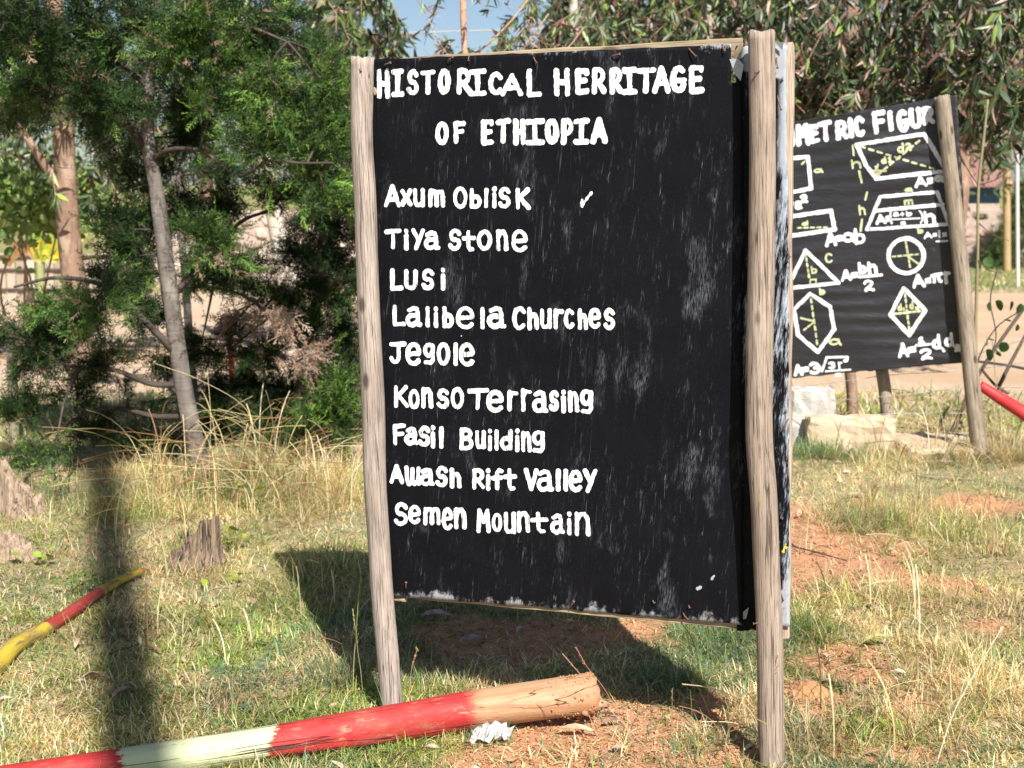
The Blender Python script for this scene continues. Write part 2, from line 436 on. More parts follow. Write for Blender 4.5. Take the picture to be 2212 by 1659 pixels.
# ------------------------------------------------------------------ soil map (world space)
def patch(px, py, rx, ry, w=1.0):
    g = gp(px, py); Y = g.y
    return (g.x, g.y, rx * Y / FPX, ry * Y * Y / (CAMH * FPX), w)
PATCHES = [patch(1270, 1625, 360, 85, 1.35), patch(1950, 1610, 120, 40, .8), patch(1830, 1440, 90, 40, .8), patch(2010, 1260, 120, 30, .7), patch(1900, 1180, 70, 30, .8), patch(1480, 1560, 190, 55, 1.2), patch(1130, 1372, 250, 42, .75), patch(1420, 1360, 130, 40, .8),
           patch(1790, 1200, 120, 50, 1.15), patch(1760, 1260, 90, 40, .7), patch(1750, 1500, 75, 36, 1.0), patch(1960, 1530, 80, 30, .75), patch(1800, 1620, 190, 40, .75),
           patch(2120, 1340, 70, 25, .55), patch(2020, 1420, 60, 22, .5), patch(1740, 1120, 60, 30, .8), patch(1560, 1640, 140, 45, 1.0),
           patch(2100, 1090, 130, 20, .6), patch(1850, 1080, 90, 18, .55)]
def soil(x, y):
    x = np.asarray(x, float); y = np.asarray(y, float)
    s = np.zeros_like(x)
    for (a, b, rx, ry, w) in PATCHES:
        d = ((x - a) / rx) ** 2 + ((y - b) / ry) ** 2
        s = np.maximum(s, w * np.exp(-d * .8))
    s = s + (fbm(x * 6, y * 6, 3, 21) - .5) * .75
    s = s + .30 * sstep(.5, 1.3, x) * (1 - sstep(6.5, 7.8, y)) + .42 * np.exp(-(((x - .15) / .75) ** 2 + ((y - 4.6) / .55) ** 2))
    return sstep(.38, .72, s)
def road(x, y):
    w = 1.2 * (fbm(np.asarray(x) * .7, 3, 2, 4) - .5)
    return sstep(9.9, 10.8, y + w + .12 * np.asarray(x)) * (1 - sstep(24, 25.5, y + w))

# ------------------------------------------------------------------ ground
def axis(lo, hi, core0, core1, step, grow=1.18):
    a = list(np.arange(core0, core1, step)); s = step; v = core1
    while v < hi: a.append(v); s *= grow; v += s
    a.append(hi); s = step; v = core0; b = []
    while v > lo:
        s *= grow; v -= s; b.append(max(v, lo))
    return np.array(b[::-1] + a)
gx = axis(-260, 260, -3.4, 3.4, .024); gy = axis(-12, 420, 3.2, 9.2, .022)
GX, GY = np.meshgrid(gx, gy)
sm = soil(GX, GY)
GZ = hgt(GX, GY) - .008 * sm * (fbm(GX * 9, GY * 9, 3, 2)) + sm * .012 * (fbm(GX * 45, GY * 45, 3, 31) - .5)
nx, ny = len(gx), len(gy)
idx = np.arange(nx * ny).reshape(ny, nx)
quad = np.stack([idx[:-1, :-1], idx[:-1, 1:], idx[1:, 1:], idx[1:, :-1]], axis=-1).reshape(-1, 4)
rd = road(GX, GY); far = sstep(24, 26, GY)
gc = np.stack([sm, rd, far], axis=-1).reshape(-1, 3)
n = N('ground_earth'); t = n.tint(); r_, g_, b_ = n.sep(t); p = n.pos()
soilc = n.mix(n.noise(p, 7, 5, .65), (.44, .20, .10), (.60, .33, .19))
soilc = n.mix(n.ss(n.noise(p, 60, 4, .7), .5, .7, 0, .5), soilc, (.62, .38, .22))
soilc = n.mix(n.ss(n.noise(p, 190, 3, .6), .58, .7, 0, .5), soilc, (.20, .09, .05))
litter = n.mix(n.noise(p, 55, 5, .75), (.26, .20, .10), (.62, .50, .30))
litter = n.mix(n.ss(n.noise(p, 150, 4, .75), .46, .6, 0, .7), litter, (.10, .08, .04))
litter = n.mix(n.ss(n.noise(p, 16, 4, .6), .5, .66, 0, .5), litter, (.20, .25, .08))
roadc = n.mix(n.noise(p, 1.3, 5, .6), (.52, .37, .24), (.60, .47, .34))
roadc = n.mix(n.ss(n.noise(n.sc(p, .12, .5, 1), 1, 3), .45, .65, 0, .6), roadc, (.52, .33, .19))
farc = n.mix(n.noise(p, .5, 5, .6), (.16, .19, .06), (.36, .30, .14))
c = n.mix(r_, litter, soilc); c = n.mix(g_, c, roadc); c = n.mix(b_, c, farc)
hh = n.op('ADD', n.noise(p, 45, 5, .7), n.op('MULTIPLY', n.noise(p, 160, 3, .6), .5))
M['ground'] = n.bsdf(c, .95, n.bump(hh, .9, .012), .12)
gm = tri_mesh('ground', np.stack([GX, GY, GZ], axis=-1), quad, gc, smooth=True)
tag(link('ground', gm, M['ground']), 'sunlit earth with worn orange soil and thin grass under the signs', None, None, 'structure')

# ------------------------------------------------------------------ grass
def blade_t(bend, nseg=3, w=1.0, fold=0.0):
    V = []; T = []
    for i in range(nseg):
        t = i / nseg
        ww = .5 * w * (1 - t ** 1.6 * .6)
        x = bend * t ** 1.8 * .9; z = t * (1 - .45 * bend * t)
        V += [(x, -ww, z), (x, ww, z)]
    V.append((bend * .9, 0, 1 - .45 * bend))
    for i in range(nseg - 1):
        a = 2 * i; T += [(a, a + 1, a + 3), (a, a + 3, a + 2)]
    a = 2 * (nseg - 1); T.append((a, a + 1, a + 2))
    return np.array(V, float), np.array(T, int)
BL = [blade_t(b) for b in (.15, .5, .9, 1.3)]
def grass_mesh(name, x, y, L, Wd, C, tilt, lift=0.0):
    n_ = len(x)
    z = hgt(x, y) - .004 + lift
    az = rng.uniform(0, 2 * PI, n_)
    up = np.stack([np.sin(tilt) * np.cos(az), np.sin(tilt) * np.sin(az), np.cos(tilt)], axis=1)
    xa = np.stack([np.cos(tilt) * np.cos(az), np.cos(tilt) * np.sin(az), -np.sin(tilt)], axis=1)
    ya = np.cross(up, xa)
    R = np.stack([xa, ya, up], axis=2)
    s = np.stack([L, Wd, L], axis=1)
    return scatter(BL, np.stack([x, y, z], axis=1), R, s, C)
def sample_ground(n_, y0=3.35, y1=9.8, pw=1.7, marg=.55):
    u = rng.random(n_)
    a = 1 - pw
    y = (y0 ** a + u * (y1 ** a - y0 ** a)) ** (1 / a)
    hw = .36 * y * 1.06 + marg
    x = rng.uniform(-1, 1, n_) * hw
    return x, y
GREEN = np.array([(.27, .37, .075), (.20, .32, .065), (.37, .45, .10), (.22, .34, .15), (.44, .46, .10)])
STRAW = np.array([(.76, .62, .31), (.84, .72, .41), (.64, .46, .21), (.88, .79, .53), (.54, .29, .16)])
def grass_cols(x, y, straw_bias=0.0):
    n_ = len(x)
    pg = fbm(x * 2.2, y * 2.2, 3, 41)
    pb = fbm(x * 7, y * 7, 2, 55)
    ps = np.clip(.60 - .15 * (1 - sstep(-1, .4, x)) + straw_bias + (pg - .5) * 1.2 + (pb - .5) * .7, .1, .92)
    isS = rng.random(n_) < ps
    bl = fbm(x * 1.7 + 9, y * 1.7, 2, 77) > .55
    g = GREEN[rng.integers(0, 5, n_)]
    g = np.where((bl & (rng.random(n_) < .6))[:, None], np.array([.21, .35, .20]), g)
    c = np.where(isS[:, None], STRAW[rng.choice(5, n_, p=[.3, .25, .2, .15, .1])], g)
    return c * rng.uniform(.55, 1.3, (n_, 1))
parts = []
# low turf in clumps
def turf(n_, Lr, Wr, tl, clump=.55, bias=0., y0=3.35, y1=9.8, soilpow=1.0):
    x, y = sample_ground(n_, y0, y1)
    cl = fbm(x * 14, y * 14, 2, 8)
    keep = rng.random(n_) < np.clip((cl - .2) * 2.4, .35, 1) * (1 - .93 * soil(x, y) ** soilpow)
    x, y = x[keep], y[keep]; m = len(x)
    g2 = fbm(x * 3, y * 3, 2, 63)
    L = rng.uniform(*Lr, m) * (.6 + .8 * g2); Wd = rng.uniform(*Wr, m)
    return grass_mesh('g', x, y, L, Wd, grass_cols(x, y, bias), rng.uniform(tl[0], tl[1], m))
parts.append(turf(560000, (.022, .062), (.0024, .0054), (.35, 1.4)))
parts.append(turf(80000, (.05, .11), (.0018, .0036), (.6, 1.45), bias=.25))        # lying straw
parts.append(turf(60000, (.03, .07), (.003, .006), (.5, 1.45), y0=3.35, y1=5.2))
parts.append(turf(26000, (.05, .13), (.0016, .0034), (.05, .8), bias=0))
def join(parts):
    off = 0; V, T, C = [], [], []
    for v, t, c in parts:
        V.append(v); T.append(t + off); C.append(c); off += len(v)
    return np.vstack(V), np.vstack(T), np.vstack(C)
V, T, C = join(parts)
tag(link('grass', tri_mesh('grass', V, T, C), M['grass']), 'short sunlit grass mixed with dry straw covering the ground', 'grass', None, 'stuff')

# denser taller tufts placed where the photo has them
def tuft(px, py, rx, ry, n_, Lr, bias, wr=(.0016, .0036), tl=(.1, 1.25)):
    g = gp(px, py); k = max(1, n_ // 28)
    cx = g.x + rng.normal(0, 1, k) * rx * g.y / FPX * .6; cy = g.y + rng.normal(0, 1, k) * ry * g.y ** 2 / (CAMH * FPX) * .6
    i = rng.integers(0, k, n_)
    x = cx[i] + rng.normal(0, .018, n_); y = cy[i] + rng.normal(0, .018, n_)
    L = rng.uniform(*Lr, n_)
    return grass_mesh('t', x, y, L, rng.uniform(*wr, n_), grass_cols(x, y, bias), rng.uniform(tl[0], tl[1], n_))
parts = [tuft(560, 1030, 250, 35, 5200, (.10, .28), .25), tuft(700, 1060, 90, 50, 2600, (.12, .30), .35), tuft(420, 1060, 200, 50, 3200, (.08, .22), .15),
         tuft(200, 1090, 190, 35, 2600, (.08, .18), -.1), tuft(640, 900, 140, 30, 3000, (.15, .35), -.25),
         tuft(1960, 1130, 150, 45, 3400, (.10, .24), 0), tuft(1900, 1290, 150, 40, 1200, (.08, .16), .1), tuft(2150, 990, 100, 20, 1800, (.12, .28), .2),
         tuft(1990, 1000, 180, 14, 3000, (.08, .20), .2), tuft(1780, 985, 60, 8, 1600, (.10, .22), -.35),
         tuft(960, 1495, 110, 16, 1500, (.05, .12), -.05), tuft(1540, 1380, 80, 40, 1300, (.08, .2), -.15), tuft(1480, 1480, 60, 20, 900, (.06, .14), -.1),
         tuft(1520, 1600, 60, 20, 500, (.04, .1), .2), tuft(1740, 1370, 60, 40, 900, (.08, .18), -.1), tuft(760, 1470, 70, 30, 900, (.06, .14), 0),
         tuft(420, 1235, 70, 12, 500, (.05, .12), .2), tuft(1900, 1590, 260, 50, 1600, (.06, .16), .1), tuft(2110, 1480, 110, 70, 1500, (.08, .18), .05),
         tuft(700, 1240, 60, 50, 1400, (.08, .2), -.2), tuft(1620, 1530, 30, 20, 500, (.05, .12), .2)]
V, T, C = join(parts)
tag(link('tall_grass', tri_mesh('tall_grass', V, T, C), M['grass']), 'taller green and golden grass tufts around the stumps and signs', 'grass', None, 'stuff')
# grass along the front side of the log
lx = rng.uniform(-.95, .0, 1500); la, lb = atz(600, 1640, 0), atz(1000, 1588, 0); ly = la.y + (lb.y - la.y) / (lb.x - la.x) * (lx - la.x) + rng.normal(0, .025, 1500) - .03
V, T, C = grass_mesh('l', lx, ly, rng.uniform(.03, .09, 1500), rng.uniform(.002, .004, 1500), grass_cols(lx, ly, -.3), rng.uniform(.1, 1.1, 1500))
tag(link('log_grass', tri_mesh('log_grass', V, T, C), M['grass']), 'green grass tufts growing along the near side of the painted log', 'grass', None, 'stuff')
# verge behind the wire fence: leafy herbs
x = rng.uniform(-5, 5, 26000); y = rng.uniform(8.4, 10.7, 26000)
k = rng.random(26000) < np.clip((fbm(x * 2, y * 2, 2, 91) - .25) * 2, .1, 1); x, y = x[k], y[k]
V, T, C = grass_mesh('v', x, y, rng.uniform(.05, .17, len(x)), rng.uniform(.004, .012, len(x)), grass_cols(x, y, -.12), rng.uniform(.1, 1.2, len(x)))
tag(link('verge_plants', tri_mesh('verge_plants', V, T, C), M['grass']), 'mixed green and dry verge plants behind the barbed wire fence', 'plants', None, 'stuff')
x = rng.uniform(-14, 18, 30000); y = rng.uniform(24, 34, 30000)
V, T, C = grass_mesh('v', x, y, rng.uniform(.05, .2, len(x)), rng.uniform(.01, .03, len(x)), grass_cols(x, y, -.2), rng.uniform(.1, 1.2, len(x)))
tag(link('far_verge', tri_mesh('far_verge', V, T, C), M['grass']), 'green strip of grass on the far side of the dirt road', 'grass', None, 'stuff')

# arching seed stems, straw coloured
def stem_arrays(bases, Ls, azs, bends, cols, w=.0026, seed=True):
    Vs, Ts, Cs = [], [], []; off = 0
    for b, L, az, bd, c in zip(bases, Ls, azs, bends, cols):
        k = 9; t = np.linspace(0, 1, k)
        hx = L * bd * t ** 2 * .85; hz = L * (t - .55 * bd * t ** 2.2)
        P = np.stack([b[0] + hx * math.cos(az), b[1] + hx * math.sin(az), b[2] + hz], axis=1)
        ww = w * (1 - .6 * t)
        if seed: ww = ww + (t > .74) * .0016 * np.tile([1, .5], 5)[:k]
        side = np.array([math.sin(az), -math.cos(az), 0]); other = np.array([0, 0, 1.])
        for sd in (side, other * .8 + np.array([math.cos(az), math.sin(az), 0]) * .6):
            A = P + np.outer(ww, sd); B = P - np.outer(ww, sd)
            v = np.empty((2 * k, 3)); v[0::2] = A; v[1::2] = B
            tt = [];
            for i in range(k - 1): a = 2 * i; tt += [(a, a + 1, a + 3), (a, a + 3, a + 2)]
            Vs.append(v); Ts.append(np.array(tt) + off); Cs.append(np.tile(c, (2 * k, 1))); off += 2 * k
    return np.vstack(Vs), np.vstack(Ts), np.vstack(Cs)
B_, L_, A_, D_, C_ = [], [], [], [], []
def stems(px, py, rx, ry, n_, Lr, br=(.15, 1.1), cols=STRAW):
    for _ in range(n_):
        g = gp(px + random.uniform(-rx, rx), py + random.uniform(-ry, ry))
        B_.append(g); L_.append(random.uniform(*Lr)); A_.append(random.uniform(0, 2 * PI)); D_.append(random.uniform(*br))
        C_.append(np.array(random.choice(list(cols))) * random.uniform(.8, 1.1))
stems(460, 1080, 150, 50, 70, (.35, .8), (.5, 1.3)); stems(640, 1050, 130, 60, 120, (.25, .65), (.4, 1.3)); stems(330, 1150, 200, 60, 26, (.2, .45))
stems(1950, 1150, 230, 90, 42, (.18, .42)); stems(1950, 1450, 250, 150, 34, (.15, .34)); stems(1990, 985, 200, 12, 26, (.25, .55))
stems(2130, 960, 90, 15, 14, (.3, .7)); stems(560, 1330, 240, 120, 26, (.12, .3)); stems(1750, 1620, 200, 30, 14, (.15, .35)); stems(640, 930, 120, 20, 18, (.3, .6))
V, T, C = stem_arrays(B_, L_, A_, D_, C_)
tag(link('dry_grass_stems', tri_mesh('dry_grass_stems', V, T, C), M['grass']), 'thin straw coloured seed stems arching over the turf', 'grass', None, 'stuff')

# crumbs of earth and pebbles on bare soil
def rock_t(sd, n1=5):
    r = np.random.default_rng(sd)
    V = np.array([(1, 0, 0), (-1, 0, 0), (0, 1, 0), (0, -1, 0), (0, 0, 1), (0, 0, -1)], float) * r.uniform(.6, 1.2, (6, 1)) + r.normal(0, .15, (6, 3))
    T = np.array([(0, 2, 4), (2, 1, 4), (1, 3, 4), (3, 0, 4), (2, 0, 5), (1, 2, 5), (3, 1, 5), (0, 3, 5)])
    return V, T
RT = [rock_t(i) for i in range(5)]
x, y = sample_ground(90000, 3.35, 8.5); k = rng.random(len(x)) < soil(x, y) * .5 + .015; x, y = x[k], y[k]; m = len(x)
s = rng.gamma(2., .0011, m) + .0012
C = np.array([(.44, .22, .11), (.52, .30, .17), (.34, .16, .08), (.58, .42, .26), (.24, .13, .08)])[rng.choice(5, m, p=[.38, .3, .2, .07, .05])] * rng.uniform(.8, 1.15, (m, 1))
V, T, C = scatter(RT, np.stack([x, y, hgt(x, y) + s * .2], axis=1), frames(rng.normal(0, 1, (m, 3))), s, C)
n = N('earth_crumb'); M['crumb'] = n.bsdf(n.tint(), .95, None, .1)
tag(link('soil_crumbs', tri_mesh('soil_crumbs', V, T, C), M['crumb']), 'loose orange earth crumbs and grit on the bare soil', 'soil', None, 'stuff')

# short straw litter lying on the soil
x, y = sample_ground(26000, 3.35, 9); m = len(x)
V, T, C = grass_mesh('s', x, y, rng.uniform(.02, .06, m), rng.uniform(.0012, .003, m), STRAW[rng.integers(0, 5, m)] * rng.uniform(.6, 1.1, (m, 1)), rng.uniform(1.2, 1.5, m), .004)
tag(link('straw_litter', tri_mesh('straw_litter', V, T, C), M['grass']), 'broken straw and dead blades lying flat on the ground', 'straw', None, 'stuff')

# ------------------------------------------------------------------ hand-painted glyphs (x right, y down, unit box)
def arc(cx, cy, rx, ry, a0, a1, k=10):
    return [(cx + rx * math.cos(math.radians(a0 + (a1 - a0) * i / k)), cy - ry * math.sin(math.radians(a0 + (a1 - a0) * i / k))) for i in range(k + 1)]
GL = {
 'H': [[(.05, 0), (.1, 1)], [(.9, 0), (.95, 1)], [(.08, .5), (.92, .5)]],
 'I': [[(.0, .03), (1, 0)], [(.5, .02), (.5, .98)], [(.0, 1), (1, .98)]],
 'S': [arc(.52, .26, .44, .26, 20, 250, 9) + arc(.46, .74, .48, .26, 80, -160, 11)],
 'T': [[(.0, .06), (1, .0)], [(.52, .02), (.48, 1)]],
 'O': [arc(.5, .5, .5, .5, 90, 450, 18)],
 'R': [[(.08, .02), (.04, 1)], [(.08, .02)] + arc(.42, .27, .46, .27, 85, -100, 9) + [(.12, .56)], [(.35, .55), (1, .98)]],
 'C': [arc(.55, .5, .52, .5, 40, 315, 13)],
 'A': [[(.0, 1), (.5, 0), (1, 1)], [(.2, .68), (.8, .66)]],
 'L': [[(.1, 0), (.1, .98), (1, .96)]],
 'E': [[(.08, .02), (.1, .98)], [(.08, .02), (.95, 0), (.96, .1)], [(.1, .5), (.8, .46)], [(.1, .98), (1, .94)]],
 'G': [arc(.52, .5, .5, .5, 50, 330, 14) + [(.9, .56)], [(.5, .56), (1, .54)]],
 'F': [[(.08, .02), (.1, 1)], [(.08, .02), (1, 0)], [(.1, .48), (.85, .44)]],
 'P': [[(.08, .02), (.04, 1)], [(.08, .02)] + arc(.45, .28, .5, .28, 85, -95, 9) + [(.1, .58)]],
 'x': [[(0, .05), (1, 1)], [(1, 0), (0, 1)]],
 'u': [[(.05, 0), (.07, .8), (.25, 1), (.62, .98), (.92, .82)], [(.95, 0), (.95, 1)]],
 'U': [[(.05, 0), (.06, .7)] + arc(.5, .7, .45, .3, 180, 360, 8) + [(.95, .0)]],
 'm': [[(.05, .0), (.02, 1)], [(.04, .3), (.2, .04), (.42, .06), (.5, .3), (.5, .95)], [(.5, .3), (.66, .04), (.88, .06), (.96, .3), (.98, 1)]],
 'b': [[(.08, 0), (.08, 1)], [(.1, .45)] + arc(.5, .7, .45, .3, 110, -110, 9) + [(.1, .98)]],
 'l': [[(.5, 0), (.5, 1)]],
 'i': [[(.45, .32), (.5, 1)], [(.5, 0), (.5, .03)]],
 's': [arc(.52, .26, .44, .26, 20, 250, 9) + arc(.46, .74, .48, .26, 80, -160, 11)],
 'K': [[(.08, 0), (.1, 1)], [(.9, .0), (.15, .55)], [(.3, .45), (1, .98)]],
 'Y': [[(0, 0), (.48, .5)], [(1, 0), (.25, 1)]],
 'a': [[(.12, .12), (.45, 0), (.72, .05), (.8, .25), (.82, .95), (1, .96)], [(.8, .42)] + arc(.38, .7, .38, .28, 80, 290, 9) + [(.82, .8)]],
 't': [[(.42, 0), (.45, .85), (.62, 1), (.85, .98)], [(.0, .36), (1, .34)]],
 'o': [arc(.5, .5, .5, .5, 90, 450, 18)],
 'n': [[(.06, 0), (.08, 1)], [(.08, .32), (.3, .05), (.65, .02), (.88, .25), (.95, 1)]],
 'e': [[(.06, .52), (.9, .47)] + arc(.5, .42, .45, .42, 0, 180, 9) + arc(.52, .58, .5, .42, 180, 320, 8)],
 'h': [[(.06, 0), (.08, 1)], [(.08, .5), (.35, .3), (.7, .3), (.9, .5), (.95, 1)]],
 'r': [[(.1, 0), (.12, 1)], [(.12, .35), (.45, .06), (1, .08)]],
 'c': [arc(.55, .5, .52, .5, 45, 315, 12)],
 'J': [[(0, .04), (1, 0)], [(.55, .05), (.58, .7)] + arc(.3, .75, .28, .25, 0, -170, 8)],
 'g': [arc(.45, .3, .42, .3, 70, 360, 12) + [(.9, .1)], [(.9, .05), (.92, .85), (.7, 1), (.1, .96)]],
 'B': [[(.08, 0), (.08, 1)], [(.08, .02)] + arc(.45, .24, .4, .22, 85, -90, 8) + [(.15, .47)], [(.15, .48)] + arc(.48, .74, .48, .25, 85, -90, 9) + [(.08, .98)]],
 'd': [[(.92, 0), (.94, 1)], [(.9, .5)] + arc(.45, .7, .43, .29, 60, 300, 10) + [(.9, .9)]],
 'w': [[(.05, 0), (.08, .75), (.22, 1), (.45, .9), (.5, .1)], [(.48, .8), (.65, 1), (.9, .85), (.95, .05)], [(.95, .5), (.97, .98)]],
 'f': [[(1, .08), (.7, 0), (.5, .15), (.48, 1)], [(.0, .45), (.95, .42)]],
 'V': [[(0, 0), (.48, 1), (1, .02)]],
 'M': [[(0, 1), (.12, 0), (.5, .55), (.9, 0), (1, 1)]],
 '2': [arc(.48, .26, .42, .26, 160, -40, 8) + [(.3, .72), (.15, .92), (.5, .8), (1, .98)]],
 '3': [arc(.45, .25, .45, .25, 150, -80, 8) + arc(.48, .74, .5, .26, 85, -150, 9)],
 '1': [[(.2, .2), (.55, 0), (.55, 1)], [(.1, 1), (.95, 1)]],
 '=': [[(0, .25), (1, .2)], [(0, .85), (1, .8)]],
 'q': [arc(.45, .35, .42, .33, 0, 360, 12), [(.85, .1), (.9, .6), (1, .8)]],
 'p': [[(0, .15), (1, .05)], [(.25, .1), (.18, 1)], [(.7, .1), (.75, .9), (.9, 1)]],
 '+': [[(.5, .1), (.5, .9)], [(.05, .5), (.95, .5)]],
 '(': [arc(1, .5, .9, .55, 120, 240, 8)], ')': [arc(0, .5, .9, .55, 60, -60, 8)],
 ',': [[(.5, .6), (.4, 1)]],
}
class Board:
    """a near-vertical plane through two ground points with metric (u, v) and a small out-of-plane relief"""
    def __init__(s, A, B, relief, lean=0.0):
        s.A = Vector((A.x, A.y, 0)); d = Vector((B.x - A.x, B.y - A.y, 0)); s.U = d.normalized()
        s.N = Vector((s.U.y, -s.U.x, 0))                 # faces the camera
        s.V = (Vector((0, 0, 1)) - s.N * lean).normalized(); s.N = s.U.cross(s.V).normalized(); s.relief = relief
    def hit(s, px, py, off=0.0):
        d = ray(px, py); o = Vector((0, 0, CAMH)); Pp = s.A + s.N * off
        return o + d * ((Pp - o).dot(s.N) / d.dot(s.N))
    def uv(s, px, py, off=0.0):
        p = s.hit(px, py, off) - s.A; return (p.dot(s.U), p.dot(s.V))
    def pt(s, u, v, off=0.0): return s.A + s.U * u + s.V * v + s.N * off
    def pts(s, u, v, off):
        u = np.asarray(u); v = np.asarray(v); off = np.asarray(off) + s.relief(u, v)
        return np.array(s.A)[None] + np.outer(u, np.array(s.U)) + np.outer(v, np.array(s.V)) + np.outer(off, np.array(s.N))

def ink(polys, hw, res=.0013, seed=0, rag=.32):
    """union of brush strokes -> (uv verts, faces), by contouring a distance field"""
    allp = np.array([p for q in polys for p in q]); lo = allp.min(0) - hw * 1.6; hi = allp.max(0) + hw * 1.6
    xs = np.arange(lo[0], hi[0] + res, res); ys = np.arange(lo[1], hi[1] + res, res)
    X, Y = np.meshgrid(xs, ys); D = np.full(X.shape, 1e9)
    for qi, q in enumerate(polys):
        q = np.array(q)
        if len(q) == 1: q = np.vstack([q, q + 1e-4])
        wv = hw * (.92 + .2 * ((seed * 13 + qi * 7) % 5) / 5)
        for a, b in zip(q[:-1], q[1:]):
            ab = b - a; L2 = max(ab.dot(ab), 1e-12)
            t = np.clip(((X - a[0]) * ab[0] + (Y - a[1]) * ab[1]) / L2, 0, 1)
            D = np.minimum(D, np.hypot(X - a[0] - t * ab[0], Y - a[1] - t * ab[1]) - wv)
    D = D - hw * .42 * (fbm(X * 30, Y * 30, 2, seed + 9) - .5)
    D = D + hw * rag * (fbm(X * 95, Y * 95, 2, seed) - .5) * 1.2 + hw * rag * (fbm(X * 380, Y * 300, 2, seed + 3) - .5)
    ins = D < 0
    V = []; F = []
    c = ins[:-1, :-1].astype(int) + ins[:-1, 1:] + ins[1:, 1:] + ins[1:, :-1]
    full = c == 4; mixed = (c > 0) & (c < 4)
    for j in range(full.shape[0]):
        row = full[j]; d = np.diff(np.concatenate([[0], row.astype(int), [0]])); st = np.nonzero(d == 1)[0]; en = np.nonzero(d == -1)[0]
        for a, b in zip(st, en):
            while a < b:
                e = min(a + 4, b); k = len(V)
                V += [(xs[a], ys[j]), (xs[e], ys[j]), (xs[e], ys[j + 1]), (xs[a], ys[j + 1])]; F.append((k, k + 1, k + 2, k + 3)); a = e
    for j, i in zip(*np.nonzero(mixed)):
        cs = [(i, j), (i + 1, j), (i + 1, j + 1), (i, j + 1)]; pol = []
        for k in range(4):
            p, q = cs[k], cs[(k + 1) % 4]; dp = D[p[1], p[0]]; dq = D[q[1], q[0]]
            if dp < 0: pol.append((xs[p[0]], ys[p[1]]))
            if (dp < 0) != (dq < 0):
                t = dp / (dp - dq); pol.append((xs[p[0]] + (xs[q[0]] - xs[p[0]]) * t, ys[p[1]] + (ys[q[1]] - ys[p[1]]) * t))
        if len(pol) >= 3:
            k = len(V); V += pol; F.append(tuple(range(k, k + len(pol))))
    return V, F
def paint(board, name, strokes, hw, mat, parent, off, seed=0, label=None, rag=.32):
    """strokes: list of groups; each group is a list of polylines in board uv"""
    Vs = []; Fs = []
    for gi, polys in enumerate(strokes):
        v, f = ink(polys, hw, seed=seed + gi * 5, rag=rag); k = len(Vs)
        Vs += v; Fs += [tuple(i + k for i in q) for q in f]
    a = np.array(Vs); P = board.pts(a[:, 0], a[:, 1], off)
    o = link(name, poly_mesh(name, P, Fs), mat, parent)
    if label: o['label'] = label
    return o
def word(board, chars, cv, hw, off, shx=0., shy=0.):
    """chars: (glyph, x0, x1, y0, y1) in crop units -> groups of uv polylines"""
    out = []
    for (g, x0, x1, y0, y1) in chars:
        polys = []
        for q in GL[g]:
            pp = []
            ins = cv[4]
            for (a, b) in q:
                X = x0 + ins + a * max(x1 - x0 - 2 * ins, 1); Y = y0 + ins + b * (y1 - y0 - 2 * ins)
                X2 = X + shx * (Y - (y0 + y1) / 2); Y2 = Y + shy * (X - (x0 + x1) / 2)
                px = cv[0] + X2 * cv[1]; py = cv[2] + Y2 * cv[3]
                pp.append(board.uv(px, py, off))
            polys.append(pp)
        out.append(polys)
    return out

# ------------------------------------------------------------------ heritage sign
A1 = at(822, 1500, 4.10); B1 = at(1605, 1500, 3.78)
rel1 = lambda u, v: .0035 * np.sin(u * 5.1 + 1) * np.sin(v * 3.3) + .002 * np.sin(v * 9 + u * 4)
b1 = Board(A1, B1, rel1)
s1 = thing('blackboard_sign', (A1.x, A1.y, 0), 'large black sign listing historical heritage between two rough posts', 'sign')
def sheet(board, corners, name, mat, parent, off, nu=70, nv=100, edge=.002, notch=None, thick=.0012):
    TLc, TRc, BRc, BLc = [np.array(board.uv(*c, off)) for c in corners]
    V = []; UV = []
    u0 = BLc[0]; v0 = min(BLc[1], BRc[1])
    for j in range(nv + 1):
        for i in range(nu + 1):
            s_, t_ = i / nu, j / nv
            p = (BLc * (1 - s_) + BRc * s_) * (1 - t_) + (TLc * (1 - s_) + TRc * s_) * t_
            if j == 0: p = p + np.array([0, (float(fbm(s_ * 25, 1, 2, 7)) - .5) * edge * 3])
            if j == nv: p = p + np.array([0, (float(fbm(s_ * 25, 4, 2, 7)) - .5) * edge * 2])
            if i == nu: p = p + np.array([(float(fbm(t_ * 40, 7, 2, 7)) - .5) * edge * 2, 0])
            V.append(p); UV.append((p[0] - u0, p[1] - v0))
    V = np.array(V); ii = np.arange((nu + 1) * (nv + 1)).reshape(nv + 1, nu + 1)
    Q = np.stack([ii[:-1, :-1], ii[:-1, 1:], ii[1:, 1:], ii[1:, :-1]], axis=-1)
    if notch is not None:
        keep = np.ones(Q.shape[:2], bool)
        for (i0, i1, j0, j1) in notch: keep[j0:j1, i0:i1] = False
        Q = Q[keep]
    Q = Q.reshape(-1, 4)
    P = board.pts(V[:, 0], V[:, 1], off)
    me = tri_mesh(name, P, Q, None, np.array(UV), smooth=True)
    o = link(name, me, mat, parent)
    md = o.modifiers.new('thickness', 'SOLIDIFY'); md.thickness = thick; md.offset = -1
    return o
M['sheet1'] = mat_sheet('black_painted_tin', 1.03, 1.62)
M['strip1'] = mat_sheet('scuffed_tin_strip', .12, 1.62, 1.2, False, True)
sh = sheet(b1, [(797, 129), (1604, 95), (1604, 1349), (836, 1285)], 'metal_sheet', M['sheet1'], s1, 0.0, 106, 160,
           notch=[(103, 106, 150, 160)])
